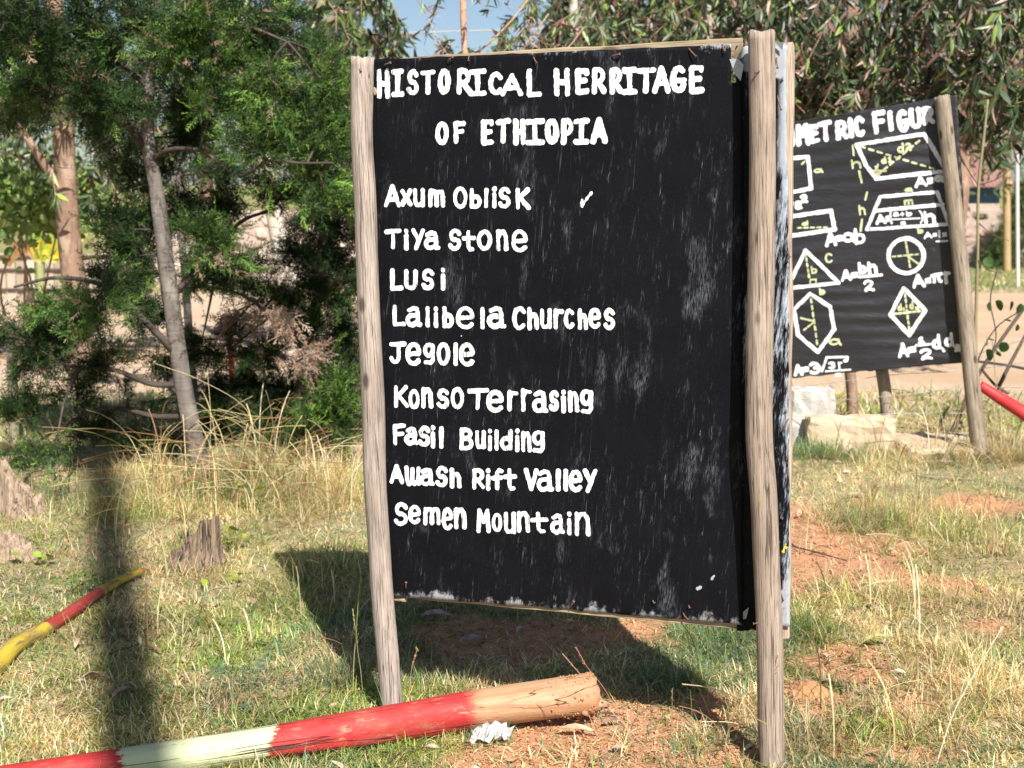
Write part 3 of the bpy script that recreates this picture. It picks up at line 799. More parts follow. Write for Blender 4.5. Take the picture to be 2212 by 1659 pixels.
sheet(b1, [(1590, 100), (1700, 97), (1706, 1352), (1592, 1362)], 'metal_strip', M['strip1'], s1, -.006, 14, 140, .004)['label'] = 'scuffed grey and black tin strip behind the right post'
# posts stand in front of the sheet
def post_path(board, pts, off): return [board.hit(x, y, off) for x, y in pts]
lp = [(783, 125), (782, 310), (788, 420), (792, 540), (799, 723), (806, 870), (811, 1053), (818, 1160), (826, 1289), (837, 1407), (847, 1522), (852, 1575)]
o = tube('post', post_path(b1, lp[::-1], .036), [.0325, .0325, .0325, .033, .0325, .033, .0335, .0322, .0315, .032, .031, .0325], M['post'], s1, 28, 90, .022, 3, jag=.012)
rp = [(1645, 68), (1647, 300), (1644, 600), (1640, 780), (1640, 950), (1650, 1080), (1655, 1200), (1662, 1350), (1666, 1600), (1669, 1700)]
o = tube('post', post_path(b1, rp[::-1], .062), [.037, .036, .0352, .0358, .0362, .0358, .0352, .0352, .034, .0342], M['post2'], s1, 28, 90, .022, 5, jag=.01)
def plank(board, name, p0, p1, w0, w1, off, thick, mat, parent, k=24, wob=.0015):
    """board-aligned timber between two photo points; widths in metres across the length"""
    a = np.array(board.uv(*p0, off)); b = np.array(board.uv(*p1, off)); d = b - a; L = np.linalg.norm(d); d /= L; nrm = np.array([-d[1], d[0]])
    q = board.U * d[0] + board.V * d[1]; w = board.U * nrm[0] + board.V * nrm[1]
    Mw = Matrix((( w.x, board.N.x, q.x, 0), (w.y, board.N.y, q.y, 0), (w.z, board.N.z, q.z, 0), (0, 0, 0, 1)))
    Mw.translation = board.pt(a[0], a[1], off)
    V = []; F = []
    for i in range(k + 1):
        t = i / k; hw = (w0 * (1 - t) + w1 * t) / 2
        n1 = (float(fbm(t * 9, 2, 3, 5)) - .5) * wob * 4; n2 = (float(fbm(t * 9, 8, 3, 6)) - .5) * wob * 4
        for sx, sy in ((-1, 0), (1, 0), (1, 1), (-1, 1)):
            V.append((sx * hw + (n1 if sx < 0 else n2), -sy * thick, L * t + ((random.random() - .5) * .012 if i in (0, k) else 0)))
    for i in range(k):
        for c_ in range(4):
            a_ = i * 4 + c_; b_ = i * 4 + (c_ + 1) % 4; F.append((a_, b_, b_ + 4, a_ + 4))
    F.append((3, 2, 1, 0)); F.append((k * 4, k * 4 + 1, k * 4 + 2, k * 4 + 3))
    me = poly_mesh(name, V, F)
    o = link(name, me, mat, parent, Mw)
    md = o.modifiers.new('soft', 'BEVEL'); md.width = .0025; md.segments = 2; md.limit_method = 'ANGLE'
    return o
plank(b1, 'batten', (800, 146), (1602, 106), .045, .062, -.010, .022, M['batten'], s1)
plank(b1, 'batten', (856, 1274), (1648, 1345), .045, .052, -.010, .024, M['batten'], s1)
plank(b1, 'batten', (1692, 1380), (1700, 94), .032, .036, -.012, .028, M['batten_grey'], s1, 40, .003)
# rough rail stub poking out past the left post and a splinter behind it
tube('rail_stub', [b1.hit(835, 1291, -.02), b1.hit(877, 1294, -.012)], [.010, .0085], M['batten'], s1, 10, 4, .06, 2)
plank(b1, 'wood_splinter', (806, 188), (812, 206), .006, .012, .004, .01, M['batten'], s1, 4)
# peeled tin flaps at the torn corners
def flap(pix, name, offs, mat, label=None):
    V = [b1.hit(x, y, o_) for (x, y), o_ in zip(pix, offs)]
    me = poly_mesh(name, V, [tuple(range(len(V)))])
    o = link(name, me, mat, s1); md = o.modifiers.new('thickness', 'SOLIDIFY'); md.thickness = .0012
    if label: o['label'] = label
flap([(1578, 124), (1600, 92), (1606, 104), (1597, 126)], 'tin_flap', [.004, .012, .016, .006], M['batten'])
flap([(1576, 128), (1592, 124), (1607, 140), (1600, 175), (1588, 160)], 'tin_flap', [.003, .004, .010, .004, .003], M['zinc'])
flap([(1686, 1275), (1703, 1285), (1694, 1297), (1687, 1290)], 'tin_flap', [.003, .014, .016, .004], M['zinc'])
flap([(1672, 88), (1693, 92), (1690, 108), (1674, 98)], 'tin_flap', [.002, .012, .006, .003], M['zinc'])
flap([(1606, 1322), (1618, 1312), (1612, 1336), (1606, 1338)], 'tin_flap', [.003, .016, .020, .004], M['zinc'])
#flap([(1571, 1326), (1590, 1318), (1594, 1343), (1575, 1346)], 'tin_flap', [.002, .003, .009, .010], M['zinc'])
def nail(board, px, py, ang, L, off, parent, mat='rust', r=.0018):
    p = board.hit(px, py, off); a = math.radians(ang)
    d = (board.U * math.cos(a) - board.V * math.sin(a)) * .93 + board.N * .35; d.normalize()
    q = p + d * L
    o = tube('nail', [p - board.N * .004, p + d * L * .3 + board.N * .002, q], [r * 1.15, r, r * .9], M[mat], parent, 7, 4, .02, 1)
    hd = bpy.data.meshes.new('head')
    import bmesh
    bm = bmesh.new(); bmesh.ops.create_cone(bm, cap_ends=True, segments=8, radius1=r * 2.1, radius2=r * 2.0, depth=.0015); bm.to_mesh(hd); bm.free()
    Mw = Matrix.Translation(q) @ d.to_track_quat('Z', 'Y').to_matrix().to_4x4()
    ho = link('nail_head', hd, M[mat], None, Mw)
    ho.parent = o; ho.matrix_parent_inverse = (o.parent.matrix_basis @ o.matrix_basis).inverted()
for (x, y, a, L) in [(829, 141, -15, .026), (966, 134, -35, .024), (1152, 123, 55, .022), (1320, 122, -12, .028), (1487, 104, 45, .034), (1560, 99, 60, .018),
                     (1013, 122, 90, .012), (877, 1272, -80, .024), (1050, 1293, 0, .022), (1232, 1312, -60, .026), (1410, 1298, 40, .008), (1475, 1325, 40, .024), (1488, 1309, 60, .006), (1528, 1338, -60, .026)]:
    nail(b1, x, y, a, L, .004, s1)
for (x, y, a, L) in [(1677, 124, 80, .03), (1690, 168, 90, .006), (1679, 206, 72, .042), (1697, 567, -55, .022), (1696, 709, 0, .006), (1697, 885, 90, .006), (1702, 905, 110, .03), (1686, 1119, 0, .006)]:
    nail(b1, x, y, a, L, -.003, s1)
nail(b1, 1641, 153, 150, .012, .098, s1); nail(b1, 1640, 1345, 170, .016, .092, s1); nail(b1, 777, 148, 60, .010, .066, s1)

c1 = (756, .3662, 54, .3662, 15); c1s = (756, .3662, 54, .3662, 11); c2s = (756, .3662, 540, .3662, 11); c3s = (756, .3815, 1026, .3815, 11)
HW1, HWS = .0074, .0062
LINES = [
 (c1, HW1, 'HISTORICAL', [('H',152,238,258,435),('I',240,318,258,425),('S',330,408,260,415),('T',412,505,262,410),('O',515,592,255,410),('R',625,718,255,410),('I',698,805,258,420),('C',812,905,275,415),('A',885,1022,285,420),('L',1035,1132,258,428)]),
 (c1, HW1, 'HERRITAGE', [('H',1198,1302,255,420),('E',1325,1412,255,412),('R',1425,1515,248,408),('R',1530,1612,250,408),('I',1605,1697,250,410),('T',1690,1805,250,405),('A',1785,1892,240,405),('G',1890,1988,240,400),('E',1995,2090,238,408)]),
 (c1, HW1, 'OF', [('O',500,582,568,708),('F',603,682,566,700)]),
 (c1, HW1, 'ETHIOPIA', [('E',768,850,555,712),('T',858,948,552,700),('H',960,1038,555,708),('I',1033,1148,552,708),('O',1150,1232,552,705),('P',1243,1322,550,705),('I',1318,1412,550,705),('A',1420,1520,546,700)]),
 (c1s, HWS, 'Axum', [('A',200,298,942,1075),('x',298,367,965,1068),('u',370,442,965,1072),('m',460,560,968,1075)]),
 (c1s, HWS, 'Oblisk', [('O',608,692,953,1083),('b',703,778,962,1082),('l',788,818,962,1078),('i',838,866,955,1080),('s',875,950,955,1082),('K',973,1065,962,1088)]),
 (c1s, HWS, 'Tiya', [('T',203,302,1203,1322),('i',315,345,1203,1328),('Y',362,440,1200,1328),('a',435,532,1216,1328)]),
 (c1s, HWS, 'Stone', [('S',580,658,1202,1330),('t',662,742,1210,1334),('o',750,837,1208,1330),('n',860,937,1208,1333),('e',952,1052,1206,1340)]),
 (c2s, HWS, 'Lusi', [('L',230,310,110,240),('U',315,397,118,235),('S',420,497,112,235),('i',530,565,106,237)]),
 (c2s, HWS, 'Lalibela', [('L',243,325,326,453),('a',325,422,333,455),('l',440,470,333,455),('i',488,520,336,458),('b',540,612,333,460),('e',622,735,333,467),('l',765,796,336,467),('a',808,920,333,464)]),
 (c2s, HWS, 'Churches', [('C',955,1040,333,472),('h',1045,1117,338,470),('u',1120,1192,346,465),('r',1198,1262,343,467),('c',1262,1328,346,465),('h',1345,1407,343,470),('e',1408,1485,340,463),('s',1498,1567,343,470)]),
 (c2s, HWS, 'Jegole', [('J',230,328,543,672),('e',325,420,546,682),('g',428,502,548,678),('o',510,587,546,682),('l',606,635,548,682),('e',640,735,548,687)]),
 (c2s, HWS, 'Konso', [('K',255,347,798,930),('o',345,412,822,937),('n',418,492,810,932),('s',512,587,816,937),('o',593,672,810,937)]),
 (c2s, HWS, 'Terrasing', [('T',692,817,816,942),('e',805,908,828,957),('r',925,992,828,950),('r',1005,1072,818,952),('a',1075,1167,828,964),('s',1173,1232,828,952),('i',1242,1276,826,962),('n',1285,1352,833,957),('g',1355,1437,823,967)]),
 (c2s, HWS, 'Fasil', [('F',252,332,1026,1150),('a',325,407,1043,1152),('s',405,477,1038,1157),('i',478,506,1036,1167),('l',526,556,1040,1170)]),
 (c2s, HWS, 'Building', [('B',645,732,1048,1180),('u',738,802,1063,1172),('i',812,840,1056,1184),('l',850,880,1060,1182),('d',885,962,1058,1182),('i',972,1002,1056,1190),('n',1008,1072,1068,1192),('g',1072,1152,1063,1197)]),
 (c2s, HWS, 'Awash', [('A',235,320,1263,1378),('w',322,422,1273,1390),('a',415,502,1283,1392),('s',508,582,1273,1397),('h',590,662,1283,1402)]),
 (c2s, HWS, 'Rift', [('R',722,798,1288,1410),('i',802,832,1288,1417),('f',833,907,1286,1415),('t',906,986,1288,1418)]),
 (c2s, HWS, 'Valley', [('V',1028,1112,1288,1418),('a',1102,1202,1296,1427),('l',1214,1242,1293,1423),('l',1258,1286,1293,1423),('e',1290,1372,1298,1427),('Y',1375,1457,1293,1433)]),
 (c3s, HWS, 'Semen', [('s',250,332,153,287),('e',330,407,168,277),('m',415,517,178,284),('e',520,588,183,312),('n',588,664,183,305)]),
 (c3s, HWS, 'Mountain', [('M',718,797,188,327),('o',803,864,213,322),('u',870,942,208,332),('n',943,1022,203,327),('t',1022,1122,208,330),('a',1135,1217,218,337),('i',1224,1260,208,342),('n',1268,1364,208,347)]),
]
for k_, (cv, hw, txt, chars) in enumerate(LINES):
    paint(b1, 'lettering', word(b1, chars, cv, hw, .0012), hw, M['white_paint'], s1, .0012, seed=k_ * 31, label='white hand painted word ' + txt)
def cvp(board, cv, pts, off): return [board.uv(cv[0] + x * cv[1], cv[2] + y * cv[3], off) for x, y in pts]
paint(b1, 'paint_splash', [[cvp(b1, c1, [(1368, 1068), (1372, 1030)], .001)], ], .005, M['white_paint'], s1, .0012, 5, rag=.9)
paint(b1, 'paint_splash', [[cvp(b1, c1, [(1374, 1060), (1400, 1020), (1426, 992)], .001)]], .003, M['white_paint'], s1, .0014, 6, rag=1.2)
paint(b1, 'paint_splash', [[cvp(b1, (756, .3815, 1026, .3815), [(1968, 645), (1985, 632)], .001)]], .0035, M['zinc'], s1, .0012, 9, rag=1.4)
paint(b1, 'paint_splash', [[cvp(b1, (756, .3815, 1026, .3815), [(2052, 585), (2062, 572)], .001)]], .0035, M['zinc'], s1, .0012, 8, rag=1.4)

# ------------------------------------------------------------------ geometry sign behind
A2 = at(1600, 950, 8.50); B2 = at(2095, 950, 8.05)
rel2 = lambda u, v: (.0016 + .0014 * np.sin(u * 3 + v * 7)) * np.sin((v - .10 * u + .012 * np.sin(u * 6 + v * 11)) * 2 * PI / .085) + .005 * np.sin(u * 7 + v * 5)
b2 = Board(A2, B2, rel2)
s2 = thing('blackboard_sign', (A2.x, A2.y, 0), 'black sign of geometric figures and area formulas behind the heritage sign', 'sign')
n = N('black_tarred_sheet'); uv = n.uv()
c = n.mix(n.noise(n.sc(uv, 4, 14, 1), 1, 4, .6), (.010, .010, .012), (.035, .034, .038))
c = n.mix(n.ss(n.noise(uv, 9, 5, .7), .62, .75, 0, .35), c, (.20, .15, .12)); x_, y_, z_ = n.sep(uv)
c = n.mix(n.op('MULTIPLY', n.ss(y_, .12, .02), n.ss(n.noise(uv, 14, 4, .7), .4, .65, 0, .6)), c, (.25, .19, .15))
M['sheet2'] = n.bsdf(c, .42, n.bump(n.noise(n.sc(uv, 10, 30, 1), 1, 4, .6), .5, .01), .5)
sheet(b2, [(1585, 284), (2068, 205), (2100, 779), (1618, 826)], 'metal_sheet', M['sheet2'], s2, 0.0, 90, 230, .004)
def R8(px): return px * 8.2 / FPX / 2
tube('post', post_path(b2, [(2118, 990), (2112, 940), (2100, 830), (2082, 640), (2062, 450), (2045, 300), (2035, 209)], .055), [R8(34), R8(33), R8(33), R8(33), R8(32), R8(31), R8(31)], M['post3'], s2, 20, 60, .03, 8, jag=.02)
tube('post', post_path(b2, [(1716, 1000), (1700, 850), (1660, 600), (1610, 300)], -.05), [R8(30), R8(28), R8(28), R8(26)], M['bark_euc'], s2, 16, 50, .03, 9)
plank(b2, 'batten', (1602, 815), (2098, 775), .04, .04, -.008, .02, M['stick'], s2)
cA = (1674, .2432, 162, .2432, 14); cAs = (1674, .2432, 162, .2432, 10); cB = (1674, .2279, 486, .2279, 12)
SX, SY = .10, -.13
O2 = .0022
W2, Y2p = M['white_paint'], M['yellow_paint']
def wd(chars, cv, hw, mat, lab, seed): paint(b2, 'lettering', word(b2, chars, cv, hw, O2, SX, SY), hw, mat, s2, O2, seed, lab, .3)
wd([('G', -110, 0, 500, 680), ('E', 15, 90, 475, 660), ('O', 95, 170, 455, 650), ('M', 188, 300, 440, 620), ('E', 305, 388, 440, 605), ('T', 392, 505, 410, 585), ('R', 540, 645, 405, 570), ('l', 650, 700, 385, 555), ('C', 705, 795, 370, 545)], cA, .0135, W2, 'white painted word GEOMETRIC, partly hidden', 3)
wd([('F', 870, 980, 325, 515), ('l', 1000, 1055, 320, 495), ('G', 1085, 1185, 310, 500), ('U', 1195, 1300, 295, 470), ('R', 1310, 1410, 285, 435), ('E', 1440, 1500, 262, 420)], cA, .0135, W2, 'white painted word FIGURES, partly hidden by the post', 9)
def dia(cv, polys, hw, mat, lab, seed, extra=0):
    paint(b2, 'painted_figure', [[cvp(b2, cv, q, O2)] for q in polys] if extra else [[cvp(b2, cv, q, O2) for q in polys]], hw, mat, s2, O2 + extra, seed, lab, .25)
def dash(p, q, nd, gap=.35):
    out = []
    for i in range(nd):
        a = (i + .0) / nd; b = (i + 1 - gap) / nd
        out.append([(p[0] + (q[0] - p[0]) * a, p[1] + (q[1] - p[1]) * a), (p[0] + (q[0] - p[0]) * b, p[1] + (q[1] - p[1]) * b)])
    return out
dia(cA, [[(725, 620), (1322, 525), (1400, 640), (1520, 855), (1330, 872), (900, 922), (810, 800), (725, 620)]], .0112, W2, 'white parallelogram', 1)
dia(cA, dash((760, 635), (1450, 845), 9, .5), .0062, Y2p, 'dashed diagonals and height marks', 2, .0006)
dia(cA, dash((910, 890), (1310, 560), 7, .5), .0062, Y2p, None, 3, .0012)
dia(cA, [[(690, 625), (700, 712)], [(748, 855), (770, 955)], [(818, 1042), (802, 1108)], [(772, 1285), (760, 1385)]], .006, Y2p, None, 4)
dia(cA, [[(895, 815), (925, 905)], [(880, 850), (985, 852)], [(915, 795), (900, 880)]], .0065, Y2p, 'yellow angle mark', 5, .0010)
wd([('h', 672, 770, 745, 835), ('h', 738, 808, 1150, 1248), ('m', 1142, 1232, 1102, 1158), ('q', 1148, 1226, 1000, 1046), ('q', 338, 430, 825, 885), ('d', 235, 302, 1290, 1342), ('b', 1258, 1324, 1352, 1410)], cAs, .006, Y2p, 'pale yellow measure letters', 12)
wd([('d', 1085, 1150, 600, 695), ('2', 1150, 1215, 600, 680), ('d', 940, 992, 720, 790), ('1', 998, 1042, 722, 780)], cAs, .0062, Y2p, 'pale yellow d1 and d2', 14)
dia(cA, [[(60, 745), (292, 727), (322, 1008), (90, 1052)]], .0112, W2, 'white square', 6)
dia(cA, [[(240, 790), (262, 768)]], .006, Y2p, None, 7)
wd([('A', 60, 120, 1110, 1200), ('=', 130, 165, 1120, 1170), ('a', 178, 240, 1120, 1195), ('2', 222, 290, 1062, 1140)], cAs, .0085, W2, 'white formula under the square', 16)
dia(cA, [[(20, 1275), (497, 1205), (530, 1372), (20, 1445)], ], .0112, W2, 'white rectangle', 8)
dia(cA, dash((205, 1358), (490, 1352), 5, .5), .0055, Y2p, None, 9)
wd([('A', 445, 545, 1395, 1520), ('=', 540, 600, 1420, 1480), ('q', 600, 710, 1400, 1510), ('b', 700, 802, 1362, 1500)], cAs, .0095, W2, 'white formula A=ab', 18)
wd([('A', 1240, 1348, 900, 995), ('=', 1355, 1408, 905, 970), ('q', 1420, 1500, 890, 965)], cAs, .0100, W2, 'white formula A=a', 20)
dia(cA, [[(935, 1082), (1440, 1040), (1545, 1325), (815, 1372), (935, 1082)], [(900, 1205), (1490, 1150)]], .0108, W2, 'white trapezium', 10)
wd([('A', 892, 985, 1238, 1325), ('=', 985, 1035, 1245, 1305), ('h', 1322, 1425, 1205, 1318)], cAs, .0092, W2, 'white formula letters in the trapezium', 22)
wd([('a', 1045, 1110, 1212, 1262), ('+', 1108, 1155, 1210, 1262), ('b', 1158, 1225, 1200, 1258), ('2', 1108, 1168, 1295, 1335), ('(', 1015, 1050, 1205, 1330), (')', 1262, 1325, 1195, 1325)], cAs, .0048, W2, 'white fraction a+b over 2', 24)
dia(cA, [[(1030, 1284), (1285, 1272)]], .0045, W2, None, 11)
wd([('A', 1318, 1400, 1392, 1455), ('=', 1400, 1440, 1398, 1440), ('l', 1445, 1480, 1375, 1450), ('x', 1485, 1530, 1395, 1440)], cAs, .006, W2, 'small white formula', 26)
dia(cA, [[(1435, 1478), (1530, 1474)]], .006, W2, None, 12)
dia(cB, [arc(1243, 292, 168, 165, 90, 450, 26)], .0112, W2, 'white circle', 13)
dia(cB, dash((1238, 150), (1285, 420), 6, .5), .0062, Y2p, None, 14)
dia(cB, dash((1115, 300), (1385, 275), 5, .5), .0062, Y2p, None, 15, .0006)
dia(cB, [[(1262, 298), (1365, 372)]], .0055, Y2p, None, 16, .0012)
wd([('A', 1300, 1420, 468, 592), ('=', 1425, 1480, 495, 560), ('p', 1478, 1592, 452, 550), ('r', 1602, 1665, 440, 555)], cB, .0095, W2, 'white formula A=pi r', 28)
dia(cB, [[(135, 560), (292, 240), (605, 548), (135, 598)]], .0112, W2, 'white triangle', 17)
dia(cB, dash((290, 262), (330, 520), 5, .5), .0065, Y2p, None, 18)
wd([('C', 468, 552, 262, 365), ('b', 335, 405, 382, 465), ('b', 415, 482, 590, 665)], cB, .0065, Y2p, 'yellow side letters of the triangle', 30)
dia(cB, [[(335, 555), (338, 518), (392, 515), (390, 553)]], .005, Y2p, None, 19)
wd([('A', 625, 722, 425, 532), ('=', 722, 785, 440, 505), ('b', 785, 870, 350, 465), ('h', 875, 970, 345, 465), ('2', 835, 940, 520, 635)], cB, .0095, W2, 'white formula A=bh over 2', 32)
dia(cB, [[(800, 492), (1008, 474)]], .0092, W2, None, 20)
dia(cB, [[(335, 652), (525, 775), (562, 990), (408, 1205), (215, 1040), (180, 800), (335, 652)]], .0112, W2, 'white hexagon', 21)
dia(cB, dash((342, 700), (405, 1160), 7, .5), .0062, Y2p, None, 22)
dia(cB, dash((370, 912), (240, 880), 4, .2) + dash((365, 925), (262, 1005), 3, .45), .0055, Y2p, None, 23, .0006)
wd([('q', 505, 632, 1070, 1165)], cB, .007, Y2p, None, 34)
wd([('A', 175, 262, 1320, 1430), ('=', 245, 320, 1340, 1400), ('3', 325, 425, 1300, 1415)], cB, .0095, W2, 'white formula A=3 root 3r squared over 2', 36)
dia(cB, [[(415, 1330), (445, 1385), (490, 1255), (690, 1250), (688, 1275)]], .007, W2, None, 24)
wd([('3', 500, 578, 1292, 1368), ('r', 595, 645, 1290, 1375), ('2', 642, 695, 1268, 1305), ('2', 555, 635, 1398, 1442)], cB, .0055, W2, None, 38)
dia(cB, [[(482, 1387), (715, 1370)]], .006, W2, None, 25)
dia(cB, [[(1222, 600), (1425, 812), (1272, 1045), (1095, 850), (1222, 600)]], .0112, W2, 'white rhombus', 26)
dia(cB, dash((1232, 655), (1275, 1015), 7, .5), .0062, Y2p, None, 27)
dia(cB, dash((1130, 843), (1395, 815), 6, .5), .0062, Y2p, None, 28, .0006)
wd([('d', 1155, 1208, 738, 820), ('1', 1208, 1232, 775, 820), ('d', 1268, 1320, 715, 805), ('2', 1318, 1372, 765, 815)], cB, .0055, Y2p, 'yellow d1 and d2 in the rhombus', 40)
wd([('A', 1165, 1265, 1120, 1255), ('=', 1255, 1335, 1145, 1215), ('1', 1355, 1415, 1062, 1130), ('2', 1368, 1492, 1172, 1285), ('d', 1488, 1570, 1035, 1180), ('d', 1605, 1692, 1020, 1155), ('2', 1695, 1765, 1130, 1205)], cB, .0095, W2, 'white formula half d1 d2', 42)
dia(cB, [[(1338, 1142), (1470, 1130)]], .008, W2, None, 29)
dia(cB, [[(1580, 1165), (1600, 1195)]], .008, W2, None, 30)
# ------------------------------------------------------------------ painted log in front
r_e = at(1283, 1495, 4.12)
def logp(px, py, Y): return at(px, py, Y)
P0 = atz(-160, 1712, .036); P1 = atz(600, 1602, .045); P2 = atz(1000, 1538, .056); P3 = atz(1283, 1498, .076)
n = N('painted_log_wood'); o_ = n.obj(); x_, y_, z_ = n.sep(o_)
LL = (P3 - P0).length
def zfrac(px, py, Y): return (atz(px, py, .045) - P0).length
za, zb, zc = zfrac(258, 1640, 3.82), zfrac(575, 1600, 3.9), zfrac(1020, 1540, 4.03)
zz = n.op('ADD', z_, n.op('MULTIPLY', n.op('SUBTRACT', n.noise(n.sc(o_, 34, 34, 12), 1, 7, .85), .5), .16))
gr = n.noise(n.sc(o_, 60, 60, 3), 1, 5, .65)
red = n.mix(n.noise(n.sc(o_, 20, 20, 5), 1, 4, .6), (.34, .022, .02), (.50, .04, .04))
red = n.mix(n.ss(n.noise(n.sc(o_, 130, 130, 30), 1, 4, .7), .62, .74, 0, .35), red, (.68, .32, .24))
pale = n.mix(gr, (.44, .50, .27), (.60, .62, .38))
raw = n.mix(n.ss(gr, .3, .7), (.36, .185, .095), (.50, .295, .165)); raw = n.mix(n.ss(n.noise(n.sc(o_, 14, 14, 6), 1, 4, .7), .52, .66, 0, .6), raw, (.50, .25, .13))
c = n.mix(n.ss(zz, za - .004, za + .004), red, pale)
zb2 = n.op('ADD', zz, n.op('MULTIPLY', y_, -.6)); c = n.mix(n.ss(zb2, zb - .006, zb + .006), c, red)
c = n.mix(n.ss(zz, zc - .04, zc + .02), c, raw)
c = n.mix(n.ss(n.noise(n.sc(o_, 40, 40, 12), 1, 5, .7), .60, .66, 0, .45), c, (.34, .19, .11))
c = n.mix(n.ss(z_, LL - .12, LL - .01, 0, .85), c, n.mix(n.noise(o_, 60, 4, .7), (.38, .18, .085), (.52, .28, .15)))
cr = n.noise(n.add3(n.sc(o_, 22, 22, .55), (3., 1.7, 0)), 1, 3, .45, .0)
crk = n.ss(n.op('ABSOLUTE', n.op('SUBTRACT', cr, .5)), 0, .011, 1, 0)
chip = n.op('MULTIPLY', n.ss(n.noise(n.sc(o_, 75, 75, 20), 1, 5, .8), .56, .61), n.ss(n.noise(n.sc(o_, 9, 9, 5), 1, 3), .46, .58))
c = n.mix(n.op('MULTIPLY', chip, .8), c, n.mix(gr, (.30, .17, .10), (.52, .34, .21)))
c = n.mix(n.ss(n.noise(n.sc(o_, 7, 7, 3), 1, 5, .75), .48, .72, 0, .42), c, (.36, .20, .12))
crk = n.op('MULTIPLY', crk, n.ss(n.noise(n.sc(o_, 3, 3, 4), 1, 2), .44, .53))
c = n.mix(crk, c, (.06, .03, .02))
h = n.op('SUBTRACT', n.op('MULTIPLY', n.op('ADD', gr, n.noise(o_, 90, 3)), .4), crk)
M['log'] = n.bsdf(c, .62, n.bump(h, .8, .005), .3)
lg = thing('painted_log', (P1.x, P1.y, 0), 'thick red and pale green painted log lying in front of the heritage sign', 'log')
tube('log_trunk', [P0, P1, P2, P3], [.039, .047, .055, .061], M['log'], lg, 40, 90, .04, 4, jag=.012)
# crumbs of soil on the muddy butt
m = 420
th = rng.uniform(0, 2 * PI, m); zz_ = rng.beta(5, 1.2, m) * .26
ax = (P3 - P2).normalized(); xx = ax.orthogonal().normalized(); yy = ax.cross(xx)
bp = np.array(P3)[None] - np.outer(.26 - zz_, np.array(ax)) + (np.outer(np.cos(th), np.array(xx)) + np.outer(np.sin(th), np.array(yy))) * .061
bp += rng.normal(0, .001, bp.shape)
V, T, C = scatter(RT, bp, frames(rng.normal(0, 1, (m, 3))), rng.gamma(2, .0012, m) + .0012, np.array([(.46, .24, .12)]) * rng.uniform(.7, 1.2, (m, 1)))
tag(link('mud', tri_mesh('mud', V, T, C), M['crumb'], lg), None, None, None, 'stuff')

# crooked painted branch on the left
pts = [(-60, 1475), (0, 1432), (28, 1400), (60, 1380), (100, 1358), (160, 1318), (215, 1280), (262, 1252), (312, 1231)]
yy_ = [4.62, 4.70, 4.80, 4.87, 4.95, 5.10, 5.28, 5.44, 5.56]
W3 = []
for (a, b) in pts:
    g = gp(a, b + 14); W3.append(Vector((g.x, g.y, g.z + .03)))
W3 = [at(a, b, gp(a, b + 16).y) for a, b in pts]
n = N('painted_branch_wood'); o_ = n.obj(); x_, y_, z_ = n.sep(o_)
Lb = (W3[-1] - W3[0]).length; dirb = (W3[-1] - W3[0]).normalized()
q1 = (at(97, 1360, W3[4].y) - W3[0]).dot(dirb); q2 = (at(212, 1281, W3[6].y) - W3[0]).dot(dirb); q3 = Lb - .03
zz = n.op('ADD', z_, n.op('MULTIPLY', n.op('SUBTRACT', n.noise(n.sc(o_, 40, 40, 20), 1, 4, .7), .5), .05))
yel = n.mix(n.noise(n.sc(o_, 30, 30, 10), 1, 4, .7), (.42, .29, .03), (.58, .44, .05)); yel = n.mix(n.ss(n.noise(n.sc(o_, 25, 25, 6), 1, 5, .75), .45, .62, 0, .8), yel, (.20, .14, .08))
rdc = n.mix(n.noise(n.sc(o_, 20, 20, 5), 1, 4, .7), (.20, .025, .02), (.42, .05, .04))
c = n.mix(n.ss(zz, q1 - .004, q1 + .004), yel, rdc); c = n.mix(n.ss(zz, q2 - .01, q2 + .01), c, yel); c = n.mix(n.ss(zz, q3 - .01, q3 + .01), c, (.45, .12, .06))
c = n.mix(n.ss(n.noise(n.sc(o_, 45, 45, 10), 1, 6, .8), .53, .60, 0, .8), c, (.17, .12, .08))
M['branchp'] = n.bsdf(c, .6, n.bump(n.noise(n.sc(o_, 50, 50, 8), 1, 4), .8, .004), .3)
pb = thing('painted_pole', (W3[3].x, W3[3].y, 0), 'crooked yellow and red painted pole lying in the grass', 'pole')
tube('pole_shaft', W3, [.029, .028, .027, .026, .026, .024, .021, .017, .010], M['branchp'], pb, 20, 70, .06, 6, jag=.012)

